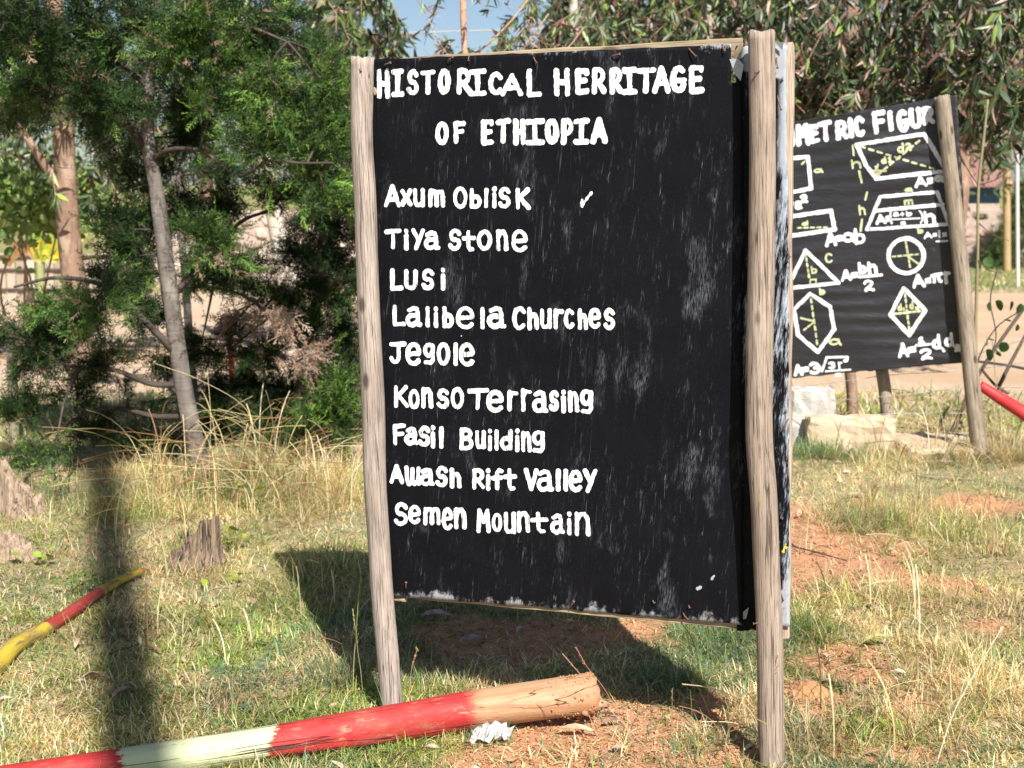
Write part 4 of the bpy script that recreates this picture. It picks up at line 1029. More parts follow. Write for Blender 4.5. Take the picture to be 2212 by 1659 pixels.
# ------------------------------------------------------------------ stumps
def stump(px, py, w, h, a0, mat, label, seed=1, ratio=.8, lean=(0, 0)):
    g = gp(px, py); th_ = thing('tree_stump', g, label, 'stump')
    r = np.random.default_rng(seed); n_ = 30; k = 9; V = []; F = []
    th = np.linspace(0, 2 * PI, n_, endpoint=False)
    top = h * (.62 + .38 * np.cos(th - a0)) + (fbm(np.cos(th) * 3 + 5, np.sin(th) * 3 + 5, 3, seed) - .5) * h * .5 + r.normal(0, h * .045, n_)
    top = np.clip(top, h * .12, None)
    for i in range(k):
        t = i / (k - 1)
        rad = w / 2 * (1.12 - .35 * t ** .6 + .3 * (1 - t) ** 3) * (1 + .28 * (fbm(np.cos(th) * 2.2 + 3, np.sin(th) * 2.2 + t * .5, 3, seed + 4) - .5) + .06 * np.sin(7 * th + seed) + (1 - t) ** 2 * .22 * np.sin(5 * th + seed)) + r.normal(0, w * .008, n_)
        z = top * t - .03 * (1 - t)
        V.append(np.stack([np.cos(th) * rad + lean[0] * z, np.sin(th) * rad * ratio + lean[1] * z, z], axis=1))
    for f_, dz in ((.72, -.10), (.35, -.28)):
        rad = w / 2 * .77 * f_
        V.append(np.stack([np.cos(th) * rad + lean[0] * top, np.sin(th) * rad * ratio + lean[1] * top, top + dz * h + r.normal(0, h * .06, n_)], axis=1))
    V = np.vstack(V); k += 2
    for i in range(k - 1):
        for j in range(n_):
            a = i * n_ + j; b = i * n_ + (j + 1) % n_; F.append((a, b, b + n_, a + n_))
    F.append(tuple(range((k - 1) * n_, k * n_)))
    o = link('stump_wood', poly_mesh('stump_wood', V, F), mat, th_, local=Matrix.Identity(4))
    return th_
st1 = stump(415, 1222, .225, .205, -.3, M['stump_dark'], 'dark jagged stump in the grass right of the crooked painted pole', 5, .7, (.15, 0))
for i, (a, b, c_, d_) in enumerate([(.00, -.03, .15, .5), (-.03, -.02, .13, -.3)]):
    ch = tube('wood_chip', [Vector((st1.location.x + a, st1.location.y + b - .03, c_ + st1.location.z)), Vector((st1.location.x + a + .015, st1.location.y + b - .05, c_ + st1.location.z + .05))], [.005, .003], M['batten'], st1, 6, 3)
stump(48, 1112, .24, .25, PI, M['stump'], 'pale split stump at the left edge beneath the juniper', 9, .8)
stump(30, 1205, .22, .11, 2.5, M['stump'], 'low broken stump at the left edge nearest the camera', 13, .6)
stump(735, 1010, .31, .24, 2.2, M['stump'], 'wide splintered stump behind the left post of the heritage sign', 17, .7)

# ------------------------------------------------------------------ litter: paper, bark, dead leaves, twigs
g = gp(1060, 1597); V = []; F = []; nu_, nv_ = 13, 9
r = np.random.default_rng(4)
for j in range(nv_):
    for i in range(nu_):
        u = i / (nu_ - 1) - .5; v = j / (nv_ - 1) - .5
        zz = .034 * (1 - (1.7 * abs(u)) ** 2) * (1 - (1.6 * abs(v)) ** 2) + r.uniform(-.012, .022)
        V.append((u * .115 + r.normal(0, .004), v * .085 + r.normal(0, .004) + u * .02, max(.002, zz)))
for j in range(nv_ - 1):
    for i in range(nu_ - 1):
        a = j * nu_ + i; F += [(a, a + 1, a + nu_ + 1), (a, a + nu_ + 1, a + nu_)]
o = link('crumpled_paper', poly_mesh('crumpled_paper', V, F), M['paper'], None, Matrix.Translation(g)); tag(o, 'crumpled white paper scrap on the soil beside the painted log', 'paper')
md = o.modifiers.new('thickness', 'SOLIDIFY'); md.thickness = .0008

def leaf_template(L=1., w=.2, curl=.25, nseg=7, fold=.25, twist=0.):
    V = []; T = []
    for i in range(nseg + 1):
        t = i / nseg; ww = w * .5 * math.sin(PI * min(1, t ** .75 * .97 + .015)) ** .8
        z = curl * math.sin(t * PI * 1.1) ; y = twist * t * t
        V += [(t * L, y - ww, z + ww * fold), (t * L, y, z), (t * L, y + ww, z + ww * fold)]
    for i in range(nseg):
        a = 3 * i
        for s_ in (0, 1): T += [(a + s_, a + s_ + 1, a + s_ + 4), (a + s_, a + s_ + 4, a + s_ + 3)]
    return np.array(V, float), np.array(T, int)
DL = [('dead_leaf', 945, 1338, .115, 5, (.42, .30, .28), 'long curled dead leaf in the sign shade, farther of two'), ('dead_leaf', 1018, 1392, .10, 28, (.36, .28, .26), 'curled dead leaf in the sign shade, nearer of two'),
      ('dead_leaf', 166, 1400, .085, -75, (.52, .36, .26), 'thin upright dead leaf below the crooked painted pole'), ('dead_leaf', 203, 1478, .085, 20, (.46, .30, .20), 'broad brown dead leaf left of the long soft shadow'),
      ('dead_leaf', 275, 1512, .105, 40, (.40, .28, .21), 'large curled dead leaf at the edge of the long soft shadow'), ('dead_leaf', 325, 1412, .09, -12, (.42, .26, .16), 'dark curled dead leaf above the pale band of the log'),
      ('dead_leaf', 635, 1552, .11, 14, (.44, .34, .27), 'grey brown dead leaf lying behind the painted log'), ('dead_leaf', 466, 1318, .065, 60, (.52, .36, .27), 'small dead leaf below the dark jagged stump'),
      ('dead_leaf', 716, 1262, .065, -70, (.38, .27, .28), 'narrow mauve dead leaf in the shade left of the sign'), ('dead_leaf', 1728, 1118, .13, 65, (.55, .38, .27), 'long curled leaf on the soil right of the sign batten'),
      ('dead_leaf', 1775, 1196, .09, 8, (.60, .42, .33), 'pale pink dead leaf on bare soil right of the sign'), ('dead_leaf', 1900, 1400, .12, -5, (.50, .46, .18), 'big crumpled yellow green leaf right of the sign'),
      ('dead_leaf', 1740, 1050, .07, 85, (.62, .46, .38), 'pinkish dead leaf near the batten foot, farthest back on the right'), ('dead_leaf', 1852, 1075, .10, 12, (.62, .42, .26), 'straight tan dead leaf on the right lawn'),
      ('bark_strip', 1248, 1590, .11, -8, (.55, .38, .24), 'flat strip of bark on the bare soil near the log end'), ('dead_leaf', 1325, 1572, .075, 10, (.26, .17, .13), 'dark shrivelled leaf on the bare soil'),
      ('dead_leaf', 70, 1470, .05, 30, (.48, .30, .18), 'brown dead leaf below the yellow end of the pole'), ('dead_leaf', 640, 1082, .08, 20, (.52, .38, .27), 'dead leaf in the golden grass behind the stump'),
      ('dead_leaf', 1995, 1450, .07, -40, (.56, .42, .3), 'dead leaf on the right lawn below the yellow leaf'), ('dead_leaf', 560, 1405, .11, 20, (.55, .42, .34), 'pale straw coloured dead leaf in the middle of the left lawn')]
for i, (nm, px, py, L, ang, col, lab) in enumerate(DL):
    g = gp(px, py); wv = .30 if i in (3, 4, 11) else .2
    v, t = leaf_template(1, wv * random.uniform(.9, 1.2), random.uniform(.08, .2), 9, random.uniform(.2, .7), random.uniform(-.15, .15)); v[:, 0] -= .5
    v = v * L + rng.normal(0, L * .008, v.shape)
    me = tri_mesh('leaf', v, t, np.tile(col, (len(v), 1)), smooth=True)
    Mw = Matrix.Translation(g + Vector((0, 0, .016))) @ Matrix.Rotation(math.radians(ang), 4, 'Z') @ Matrix.Rotation(random.uniform(-.5, .5), 4, 'X')
    tag(link(nm, me, M['leaf_dead'], None, Mw), lab, 'bark' if nm == 'bark_strip' else 'leaf', 'dead leaves on the ground')
# many small unnoticed dead leaf bits
x, y = sample_ground(700, 3.4, 9); m = len(x)
sm_t = [leaf_template(1, .28, .12, 4, .4)]
D = rng.normal(0, 1, (m, 3)); D[:, 2] *= .12
V, T, C = scatter(sm_t, np.stack([x, y, hgt(x, y) + .012], axis=1), frames(D, roll=rng.normal(0, .5, m)), rng.uniform(.018, .055, m), np.array([(.5, .36, .25), (.4, .25, .15), (.58, .44, .34), (.33, .2, .13)])[rng.integers(0, 4, m)])
tag(link('leaf_litter', tri_mesh('leaf_litter', V, T, C), M['leaf_dead']), 'small scraps of dead leaf scattered through the turf', 'leaf litter', None, 'stuff')
for (pa, lab) in [([(1012, 1475), (1022, 1478), (1036, 1485)], 'short grey twig just behind the red part of the log'), ([(840, 1655), (860, 1638), (905, 1628)], 'dark curved twig on the soil at the lower edge of the photo'),
                  ([(1265, 1552), (1310, 1548), (1345, 1553)], 'dark twig beneath the muddy end of the log'), ([(1700, 1183), (1760, 1198), (1830, 1218)], 'long thin twig on bare soil right of the sign'),
                  ([(1990, 1033), (2090, 1040), (2212, 1058)], 'long tan stick lying across the right lawn'), ([(235, 1420), (270, 1408), (300, 1400)], 'thin twig in the long soft shadow')]:
    tag(tube('twig', [gp(*q) + Vector((0, 0, .012)) for q in pa], [.004, .0035, .002], M['stick'] if 'tan' not in lab else M['batten'], None, 6, 10, .05, 3), lab, 'twig')
# lump of orange earth right of the near post
g = gp(1748, 1500); V, T = [], []
th = np.linspace(0, 2 * PI, 18, endpoint=False)
rr = .055
V = [np.stack([np.cos(th) * rr * (1.3 - .25 * k) * (1 + .3 * (fbm(np.cos(th) * 3, np.sin(th) * 3 + k, 2, 4) - .5)), np.sin(th) * rr * (1 - .2 * k) * (1 + .3 * (fbm(np.cos(th) * 3, np.sin(th) * 3 + k, 2, 7) - .5)), np.full(18, -.01 + .014 * k) + rng.normal(0, .004, 18)], axis=1) for k in range(4)]
V = np.vstack(V); F = []
for i in range(3):
    for j in range(18): F.append((i * 18 + j, i * 18 + (j + 1) % 18, (i + 1) * 18 + (j + 1) % 18, (i + 1) * 18 + j))
F.append(tuple(range(54, 72)))
tag(link('earth_clod', poly_mesh('earth_clod', V, F), mat_plain('earth_clod', (.45, .23, .11), .95, .3, 60, .1, .9), None, Matrix.Translation(g)), 'orange clod of earth beside the foot of the right post', 'clod')

# broad-leaved weeds
def round_leaf(nv=9):
    V = [(0, 0, 0)]; T = []
    for i in range(nv):
        a = -2.5 + 5.0 * i / (nv - 1); r_ = .5 * (1 + .12 * math.cos(a))
        V.append((.5 + r_ * math.cos(a), r_ * math.sin(a) * .9, .12 * abs(math.sin(a))))
    V.append((.55, 0, -.03)); c_ = len(V) - 1
    for i in range(1, nv): T.append((c_, i, i + 1))
    T += [(0, 1, c_), (nv, 0, c_)]
    return np.array(V, float), np.array(T, int)
def weed(px, py, n_, spread, size, col, label, hmax=.06, name='leafy_weed', tm=None):
    g = gp(px, py); t_ = thing(name, g, label, 'weed')
    P = np.stack([rng.normal(0, spread, n_), rng.normal(0, spread, n_), rng.uniform(.02, hmax, n_)], axis=1)
    D = rng.normal(0, 1, (n_, 3)); D[:, 2] = np.abs(D[:, 2]) * .35
    V, T, C = scatter([tm or round_leaf()], P, frames(D, roll=rng.normal(0, .45, n_)), rng.uniform(size * .6, size * 1.2, n_), np.tile(col, (n_, 1)) * rng.uniform(.8, 1.2, (n_, 1)))
    link('leaves', tri_mesh('leaves', V, T, C), M['weed'], t_, local=Matrix.Identity(4))
    # stalks
    B = np.zeros((n_, 3)); Vs = []; Ts = []
    for i in range(n_):
        b = np.array([P[i, 0] * .5, P[i, 1] * .5, 0]); e = P[i]; w = np.array([.0009, 0, 0]); k = len(Vs)
        Vs += [b - w, b + w, e + w, e - w]; Ts.append((k, k + 1, k + 2, k + 3))
    _o = link('stalks', tri_mesh('stalks', np.array(Vs), np.array(Ts), np.tile((.18, .22, .06), (len(Vs), 1))), M['weed'], t_, local=Matrix.Identity(4)); _o['kind'] = 'stuff'
weed(165, 1290, 34, .05, .035, (.13, .24, .05), 'green leafy weed sprawling behind the red part of the pole', .09, tm=leaf_template(1, .45, .1, 5))
weed(222, 1285, 12, .02, .03, (.08, .15, .04), 'small dark weed growing over the middle of the pole', .07, tm=leaf_template(1, .45, .1, 5))
weed(500, 1195, 9, .035, .04, (.34, .42, .05), 'yellow green round leaves right of the dark stump', .10)
weed(505, 1265, 5, .025, .028, (.34, .42, .05), 'small yellow green weed below the dark stump', .06)
weed(95, 1225, 6, .04, .04, (.30, .40, .06), 'yellow green weed by the low stump at the left edge', .08)
weed(528, 1100, 5, .03, .045, (.36, .44, .06), 'yellow green leaf clump in the golden grass', .14)
weed(445, 1280, 3, .012, .03, (.32, .42, .05), 'single yellow green round leaf pair in the left lawn', .05)
weed(750, 1322, 5, .03, .028, (.14, .22, .05), 'round leaved weed in the shade left of the left post', .05)
weed(675, 1585, 10, .05, .022, (.20, .32, .06), 'low round leaved weed between grass and the painted log', .04)
weed(1925, 1600, 12, .06, .028, (.24, .32, .06), 'round leaved weed near the lower right corner', .05)
# purple flower
g = gp(772, 1442); fl = thing('purple_flower', g, 'tiny purple flower on a thin stem left of the left post', 'flower')
tube('flower_stem', [g, g + Vector((.004, 0, .05))], [.0009, .0007], M['weed'], fl, 5, 3)
V, T, C = scatter([leaf_template(1, .5, .1, 3)], np.tile([.004, 0, .05], (7, 1)) + rng.normal(0, .003, (7, 3)), frames(rng.normal(0, 1, (7, 3))), np.full(7, .009), np.tile((.22, .08, .45), (7, 1)))
link('petals', tri_mesh('petals', V, T, C), M['weed'], fl, local=Matrix.Identity(4))

# single long seed stems that stand out
def tall_stem(pix, label, col=(.50, .36, .16), w=.0013, head=True, name='grass_stem', base_px=None):
    g = gp(*pix[0]); pts = [g] + [at(x, y, g.y - .01 * i) for i, (x, y) in enumerate(pix[1:], 1)]
    t_ = thing(name, g, label, 'grass')
    mt = M.get(('st', col)) or M.setdefault(('st', col), mat_plain('seed_stem', col, .7, .2, 30, .2, .1))
    tube('stalk', pts, [w, w * .8] + [w * .7] * (len(pts) - 2), mt, t_, 6, 24, .0, 1)
    if head:
        a, b = np.array(pts[-1]), np.array(pts[-2]); m_ = 26; tt = rng.random(m_) ** .8
        P = a[None] * (1 - tt[:, None]) + b[None] * tt[:, None] + rng.normal(0, .0012, (m_, 3)) - np.array(g)
        D = np.tile(a - b, (m_, 1)) + rng.normal(0, .35 * np.linalg.norm(a - b), (m_, 3))
        V, T, C = scatter([leaf_template(1, .25, .05, 2)], P, frames(D), rng.uniform(.006, .012, m_), np.tile(col, (m_, 1)) * rng.uniform(.8, 1.3, (m_, 1)))
        link('seed_head', tri_mesh('seed_head', V, T, C), M['grass'], t_, local=Matrix.Identity(4))
tall_stem([(762, 1500), (765, 1420), (768, 1370), (762, 1315)], 'tall straw seed stem left of the left post', (.55, .44, .18))
tall_stem([(784, 1500), (778, 1440), (772, 1400), (780, 1225)], 'green seed stem crossing the straw one beside the left post', (.30, .32, .12))
tall_stem([(1400, 1659), (1345, 1560), (1300, 1480), (1268, 1440), (1245, 1400)], 'reddish seed stem rising past the log end', (.42, .20, .12))
tall_stem([(1420, 1640), (1320, 1535), (1265, 1470), (1215, 1412)], 'long bent seed stem left of the reddish one', (.50, .30, .20))
tall_stem([(1445, 1659), (1449, 1600), (1452, 1530), (1452, 1488)], 'upright dark seed stem on the bare soil', (.32, .24, .12))
tall_stem([(1700, 1620), (1640, 1585), (1600, 1565), (1510, 1558)], 'arching pale seed stem in front of the right post', (.66, .52, .30), .0016)
tall_stem([(2020, 1659), (2060, 1540), (2120, 1430), (2165, 1355)], 'thick white seed stem leaning right on the right lawn', (.72, .64, .48), .0022)
tall_stem([(2010, 1560), (1960, 1430), (1935, 1330), (1905, 1210)], 'thin red brown stem on the right lawn', (.34, .16, .10), .0012, False)
tall_stem([(1720, 1659), (1690, 1560), (1670, 1480), (1682, 1410)], 'thin straw stem crossing the foot of the right post', (.6, .45, .25), .001)
tall_stem([(1525, 1470), (1508, 1420), (1490, 1370), (1470, 1345)], 'dark green stem rising under the sign, left of two', (.16, .22, .07), .0022, False)
tall_stem([(1535, 1470), (1530, 1420), (1524, 1370), (1518, 1345)], 'dark green stem rising under the sign, right of two', (.16, .22, .07), .0018, False)
tall_stem([(880, 1560), (886, 1480), (890, 1440), (902, 1400)], 'short tan seed stem beside the left post foot', (.55, .38, .18), .001)
tall_stem([(452, 1075), (452, 1000), (455, 900), (448, 800)], 'straight seed stem in front of the juniper trunk', (.60, .52, .28), .0017)
tall_stem([(300, 1005 + 60), (360, 940), (430, 890), (560, 900)], 'long seed stem arching right past the juniper trunk', (.58, .48, .26), .0017)
tall_stem([(500, 1085), (520, 1000), (540, 900), (430, 820), (335, 785)], 'high arching seed stem bending left across the juniper trunk', (.6, .5, .28), .0016)
tall_stem([(350, 1120), (330, 1060), (300, 1018), (440, 1012), (570, 1018)], 'broken golden straw bent level in front of the juniper', (.62, .54, .26), .0018, False)
tall_stem([(800, 870), (790, 760), (760, 710), (690, 678)], 'fine seed stem arching out behind the left post', (.6, .42, .24), .0015)

# ------------------------------------------------------------------ barbed wire fence
fn = thing('barbed_wire_fence', gp(1908, 975), 'barbed wire fence on rough stakes behind the geometry sign', 'fence')
def stake(pts, w, mat, Yb=None, nm='stake', parent=fn, seed=1, label=None, back=0.):
    g = gp(*pts[0]); P = [g - Vector((0, 0, .03))] + [at(x, y, g.y + back * (i + 1)) for i, (x, y) in enumerate(pts[1:])]
    o = tube(nm, P, [w] * len(P), mat, parent, 14, 30, .05, seed, jag=.015)
    if label: o['label'] = label
    return g
stake([(1926, 968), (1918, 900), (1905, 800), (1898, 770)], .040, M['post3'], back=.05)
stake([(1842, 905), (1840, 840), (1832, 770)], .036, M['bark_euc'], seed=2)
stake([(2300, 990), (2310, 800), (2320, 600)], .035, M['post3'], seed=3)
stake([(503, 905), (500, 800), (494, 700)], .018, M['red_paint'], seed=4, label='thin red painted stake')
stake([(30, 960), (28, 840), (20, 700)], .03, M['post3'], seed=5)
stake([(-400, 960), (-402, 840), (-400, 700)], .03, M['post3'], seed=5)
def wire(pts, Ys, barb=True):
    P = [at(x, y, Y) for (x, y), Y in zip(pts, Ys)]
    w = tube('wire', P, [.0016] * len(P), M['wire'], fn, 5, 50, .0, 1)
    if barb:
        import bmesh
        bm = bmesh.new(); L = sum((b - a).length for a, b in zip(P, P[1:])); k = int(L / .11)
        for i in range(k):
            t = (i + .5) / k * (len(P) - 1); j = int(t); p = P[j].lerp(P[j + 1], t - j)
            for s_ in range(2):
                d = Vector((random.uniform(-.6, .6), random.uniform(-1, 1), random.uniform(-1, 1))).normalized() * .011; e = Vector((.0011, 0, .0011))
                vs = [bm.verts.new(q) for q in (p - d, p + e, p + d, p - e)]; bm.faces.new(vs)
        me = bpy.data.meshes.new('barbs'); bm.to_mesh(me); bm.free()
        o = link('barbs', me, M['wire'], None); o.parent = w; o.matrix_parent_inverse = (fn.matrix_basis @ w.matrix_basis).inverted(); o['kind'] = 'stuff'
wire([(1700, 838), (1805, 826), (1905, 812), (2085, 800), (2310, 770)], [8.35, 8.3, 8.28, 8.25, 8.1])
wire([(1700, 905), (1842, 898), (1922, 894), (2100, 892), (2310, 878)], [8.35, 8.3, 8.28, 8.25, 8.1])
wire([(1700, 862), (1850, 862), (1915, 856), (2110, 838), (2310, 840)], [8.35, 8.3, 8.28, 8.25, 8.1])
wire([(1700, 960), (1935, 950), (2030, 948), (2120, 934), (2310, 945)], [8.35, 8.3, 8.28, 8.25, 8.1])
wire([(1905, 780), (2090, 768), (2310, 700)], [8.28, 8.25, 8.1])
wire([(-400, 790), (28, 800), (500, 790), (900, 800), (1700, 800)], [8.7, 8.7, 9.2, 8.7, 8.35])
wire([(-400, 870), (28, 868), (500, 850), (900, 860), (1700, 870)], [8.7, 8.7, 9.2, 8.7, 8.35])
# leaning dark sticks and the red pole
tag(tube('leaning_stick', [gp(2040, 960), at(2065, 915, 8.6), at(2095, 845, 8.7), at(2212, 665, 8.9), at(2260, 600, 9)], [.014, .013, .012, .011, .009], M['stick'], None, 8, 30, .08, 2), 'longest dark crooked stick leaning right from behind the sign post', 'stick')
tag(tube('leaning_stick', [at(2155, 840, 8.5), at(2180, 790, 8.6), at(2225, 705, 8.7)], [.012, .011, .009], M['stick'], None, 8, 20, .08, 3), 'shorter dark stick above the red pole', 'stick')
tag(tube('leaning_stick', [at(2122, 800, 8.55), at(2160, 840, 8.6), at(2178, 850, 8.6)], [.009, .009, .008], M['stick'], None, 8, 20, .08, 3), 'thin dark stick crossing behind the upper end of the red pole', 'stick')
rpole = thing('red_pole', at(2300, 960, 7.9), 'bright red painted pole sloping down at the right edge', 'pole')
tube('pole_shaft', [at(2117, 832, 8.15), at(2160, 860, 8.1), at(2212, 893, 8.0), at(2320, 972, 7.9)], [.028, .034, .038, .040], M['red_paint'], rpole, 18, 40, .05, 3, jag=.02)
# concrete block and slab behind the fence
def block(px, py, w, d, h, rot, mat, name, label, cat):
    g = gp(px, py); me = box_mesh(name, w, d, h, .012, .009, (7, 4, 5), True)
    tag(link(name, me, mat, None, Matrix.Translation(g + Vector((0, 0, -.02))) @ Matrix.Rotation(rot, 4, 'Z')), label, cat)
block(1752, 962, .26, .08, .37, -.1, M['concrete'], 'concrete_block', 'pale grey upright concrete block below the geometry sign', 'block')
block(1835, 972, .50, .16, .22, -.06, M['sandstone'], 'sandstone_slab', 'beige low slab in front of the grey block', 'slab')
block(2030, 975, .52, .55, .085, .03, M['sandstone'], 'sandstone_slab', 'flat beige slab between the stake and the sign post', 'slab')
tag(tube('plank_offcut', [gp(2035, 1010) + Vector((0, 0, .015)), at(2068, 940, 8.1)], [.022, .014], M['batten'], None, 6, 8, .1, 4), 'broken plank propped behind the grass left of the sign post', 'plank')
# ------------------------------------------------------------------ trees
LJ = M['leaf_juniper']
def spray_t(sd):
    r = np.random.default_rng(sd); V = []; T = []
    def strip(p, d, L, w, nrm):
        k = len(V); d = d / np.linalg.norm(d); sd_ = np.cross(d, nrm); sd_ /= (np.linalg.norm(sd_) + 1e-9)
        V.extend([p - sd_ * w, p + sd_ * w, p + d * L * .6 + sd_ * w * .8, p + d * L * .6 - sd_ * w * .8, p + d * L])
        T.extend([(k, k + 1, k + 2), (k, k + 2, k + 3), (k + 3, k + 2, k + 4)])
    p = np.zeros(3); d = np.array([1., 0, 0]); up = np.array([0, 0, 1.])
    nseg = 7
    for i in range(nseg):
        nr = up + r.normal(0, .5, 3)
        d2 = d + r.normal(0, .12, 3); d2 /= np.linalg.norm(d2)
        strip(p, d2, .19, .013, nr)
        for s_ in (-1, 1):
            if r.random() < .12: continue
            L = (.34 - .032 * i) * r.uniform(.7, 1.15)
            bd = d * .75 + np.array([0, s_ * .85, 0]) + r.normal(0, .28, 3); bd /= np.linalg.norm(bd)
            strip(p, bd, L, .013, nr)
            for q in (.35, .62):
                if r.random() < .8:
                    cd = bd * .7 + d * .5 + np.array([0, s_ * r.choice([-1, 1]) * .7, 0]) + r.normal(0, .35, 3)
                    strip(p + bd * L * q, cd, L * .5, .012, up + r.normal(0, .7, 3))
        p = p + d2 * .15
    return np.array(V), np.array(T)
SPR = [spray_t(i) for i in range(8)]
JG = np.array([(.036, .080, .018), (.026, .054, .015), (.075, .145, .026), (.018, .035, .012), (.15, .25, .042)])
DEADJ = np.array([(.30, .20, .14), (.24, .15, .10), (.36, .27, .2)])

def juniper(label, trunk, rads, limbs, clumps, mats, dens=1.0, seed=1):
    """trunk: list of world points (base first); limbs: list of (points, radii); clumps: (centre, radii xyz, count, kind)"""
    t_ = thing('juniper_tree', trunk[0], label, 'tree')
    tr = tube('trunk', trunk, rads, mats, t_, 20, 80, .05, seed)
    skel = [np.array(p) for p in trunk[2:]]
    for pts, rr in limbs:
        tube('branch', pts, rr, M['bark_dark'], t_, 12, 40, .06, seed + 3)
        skel += [np.array(p) for p in pts]
    # finer skeleton points
    SK = []
    for q in [trunk[1:]] + [l[0] for l in limbs]:
        for a, b in zip(q, q[1:]):
            for f in np.linspace(0, 1, 5): SK.append(np.array(a) * (1 - f) + np.array(b) * f)
    SK = np.array(SK)
    Ps, Ds, Ss, Cs = [], [], [], []
    tw = []   # twig polylines
    for (c_, rad, cnt, kind) in clumps:
        c_ = np.array(c_); j = np.argmin(((SK - c_) ** 2 * [1, .6, 1.2]).sum(1)); root = SK[j]
        main = c_ - root; Lm = np.linalg.norm(main)
        mid = root * .5 + c_ * .5 + np.array([0, 0, .06 * Lm]) + rng.normal(0, .03, 3)
        tw.append(([root, mid, c_], .006 + .006 * min(Lm, 1.)))
        nb = max(3, int(cnt / 22))
        for b in range(nb):
            e = c_ + rng.normal(0, .46, 3) * np.array(rad); s0 = mid * .4 + c_ * .6 if rng.random() < .7 else mid
            pm = (s0 + e) / 2 + np.array([0, 0, .03])
            tw.append(([s0, pm, e], .0035))
            k = int(cnt / nb * dens * 1.3)
            f = rng.uniform(.25, 1.08, k)[:, None]
            base = s0[None] * (1 - f) ** 2 + 2 * pm[None] * f * (1 - f) + e[None] * f ** 2 + rng.normal(0, .024, (k, 3))
            dr = (e - s0); dr /= np.linalg.norm(dr) + 1e-6
            D = dr[None] * .8 + rng.normal(0, .55, (k, 3)) + np.array([0, 0, .18])
            if kind == 'dead': D[:, 2] -= .9
            Ps.append(base); Ds.append(D); Ss.append(rng.uniform(.06, .155, k))
            tone = rng.uniform(.75, 1.3)
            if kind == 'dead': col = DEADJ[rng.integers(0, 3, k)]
            elif kind == 'lit': col = JG[rng.choice(5, k, p=[.27, .15, .30, .08, .20])]  # sunlit clumps: the sunlight is mixed in as brighter, yellower greens
            else: col = JG[rng.choice(5, k, p=[.33, .28, .11, .25, .03])]; tone *= .85  # other clumps: crown self-shadow painted in as darker greens
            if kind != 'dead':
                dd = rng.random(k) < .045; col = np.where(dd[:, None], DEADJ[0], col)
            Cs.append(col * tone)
    P = np.vstack(Ps); D = np.vstack(Ds); Sx = np.concatenate(Ss); Cc = np.vstack(Cs)
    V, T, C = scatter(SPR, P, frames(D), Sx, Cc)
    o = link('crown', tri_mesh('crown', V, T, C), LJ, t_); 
    # twigs joined as one part
    Vs, Fs = [], []
    for (q, r_) in tw:
        q = np.array(q); k = 5; tt = np.linspace(0, 1, k)
        Q = np.outer((1 - tt) ** 2, q[0]) + np.outer(2 * tt * (1 - tt), q[1]) + np.outer(tt ** 2, q[2])
        off = len(Vs)
        for i in range(k):
            d = Q[min(i + 1, k - 1)] - Q[max(i - 1, 0)]; d /= np.linalg.norm(d) + 1e-9; a = np.cross(d, [0.3, 1, .2]); a /= np.linalg.norm(a); b = np.cross(d, a); r2 = r_ * (1 - .65 * tt[i])
            for w in range(4):
                an = w * PI / 2; Vs.append(Q[i] + (a * math.cos(an) + b * math.sin(an)) * r2)
        for i in range(k - 1):
            for w in range(4):
                p0 = off + i * 4 + w; p1 = off + i * 4 + (w + 1) % 4; Fs.append((p0, p1, p1 + 4, p0 + 4))
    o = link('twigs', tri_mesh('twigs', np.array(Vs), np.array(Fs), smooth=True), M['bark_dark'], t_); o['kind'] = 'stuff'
    return t_
def J(px, py, Y): return at(px, py, Y)
YB = gp(440, 1035).y
trunkA = [gp(444, 1040) - Vector((0, 0, .03)), J(425, 965, YB), J(405, 880, YB), J(385, 760, YB), J(364, 610, YB), J(350, 500, YB), J(336, 400, YB), J(319, 300, YB), J(322, 200, YB), J(330, 100, YB - .05), J(340, 0, YB - .1), J(348, -160, YB - .1), J(352, -420, YB - .1)]
radA = [.052, .046, .047, .047, .045, .041, .037, .038, .026, .022, .02, .017, .008]
lA = [([J(316, 318, YB), J(245, 245, YB - .1), J(170, 175, YB - .25), J(100, 100, YB - .35), J(20, 15, YB - .4), J(-60, -80, YB - .4)], [.030, .026, .022, .018, .014, .01]),
      ([J(330, 345, YB), J(362, 325, YB - .1), J(432, 325, YB - .2), J(525, 378, YB - .3), J(580, 348, YB - .35), J(645, 352, YB - .4), J(720, 352, YB - .5)], [.018, .012, .010, .009, .008, .006, .005]),
      ([J(385, 770, YB), J(320, 700, YB - .1), J(230, 620, YB - .15), J(120, 600, YB - .2), J(30, 620, YB - .3)], [.022, .017, .013, .010, .006]),
      ([J(395, 830, YB), J(330, 830, YB), J(250, 800, YB - .1), J(150, 790, YB - .15), J(60, 740, YB - .2)], [.018, .014, .012, .009, .005]),
      ([J(370, 640, YB), J(450, 560, YB + .1), J(520, 480, YB + .1), J(600, 450, YB)], [.018, .014, .010, .007]),
      ([J(322, 190, YB), J(250, 130, YB + .2), J(160, 60, YB + .3)], [.015, .01, .008]),
      ([J(328, 120, YB), J(420, 80, YB - .1), J(540, 60, YB - .25), J(620, 90, YB - .3)], [.015, .012, .009, .006]),
      ([J(410, 900, YB), J(340, 900, YB + .1), J(230, 880, YB + .15), J(120, 930, YB + .1), J(20, 1000, YB)], [.018, .014, .010, .008, .005])]
def cl(px, py, rx, ry, cnt, kind='n', Y=None, dY=.22):
    Y = YB + (Y or 0) + rng.uniform(-.15, .15)
    return (tuple(J(px, py, Y)), (rx * Y / FPX, dY, ry * Y / FPX), cnt, kind)
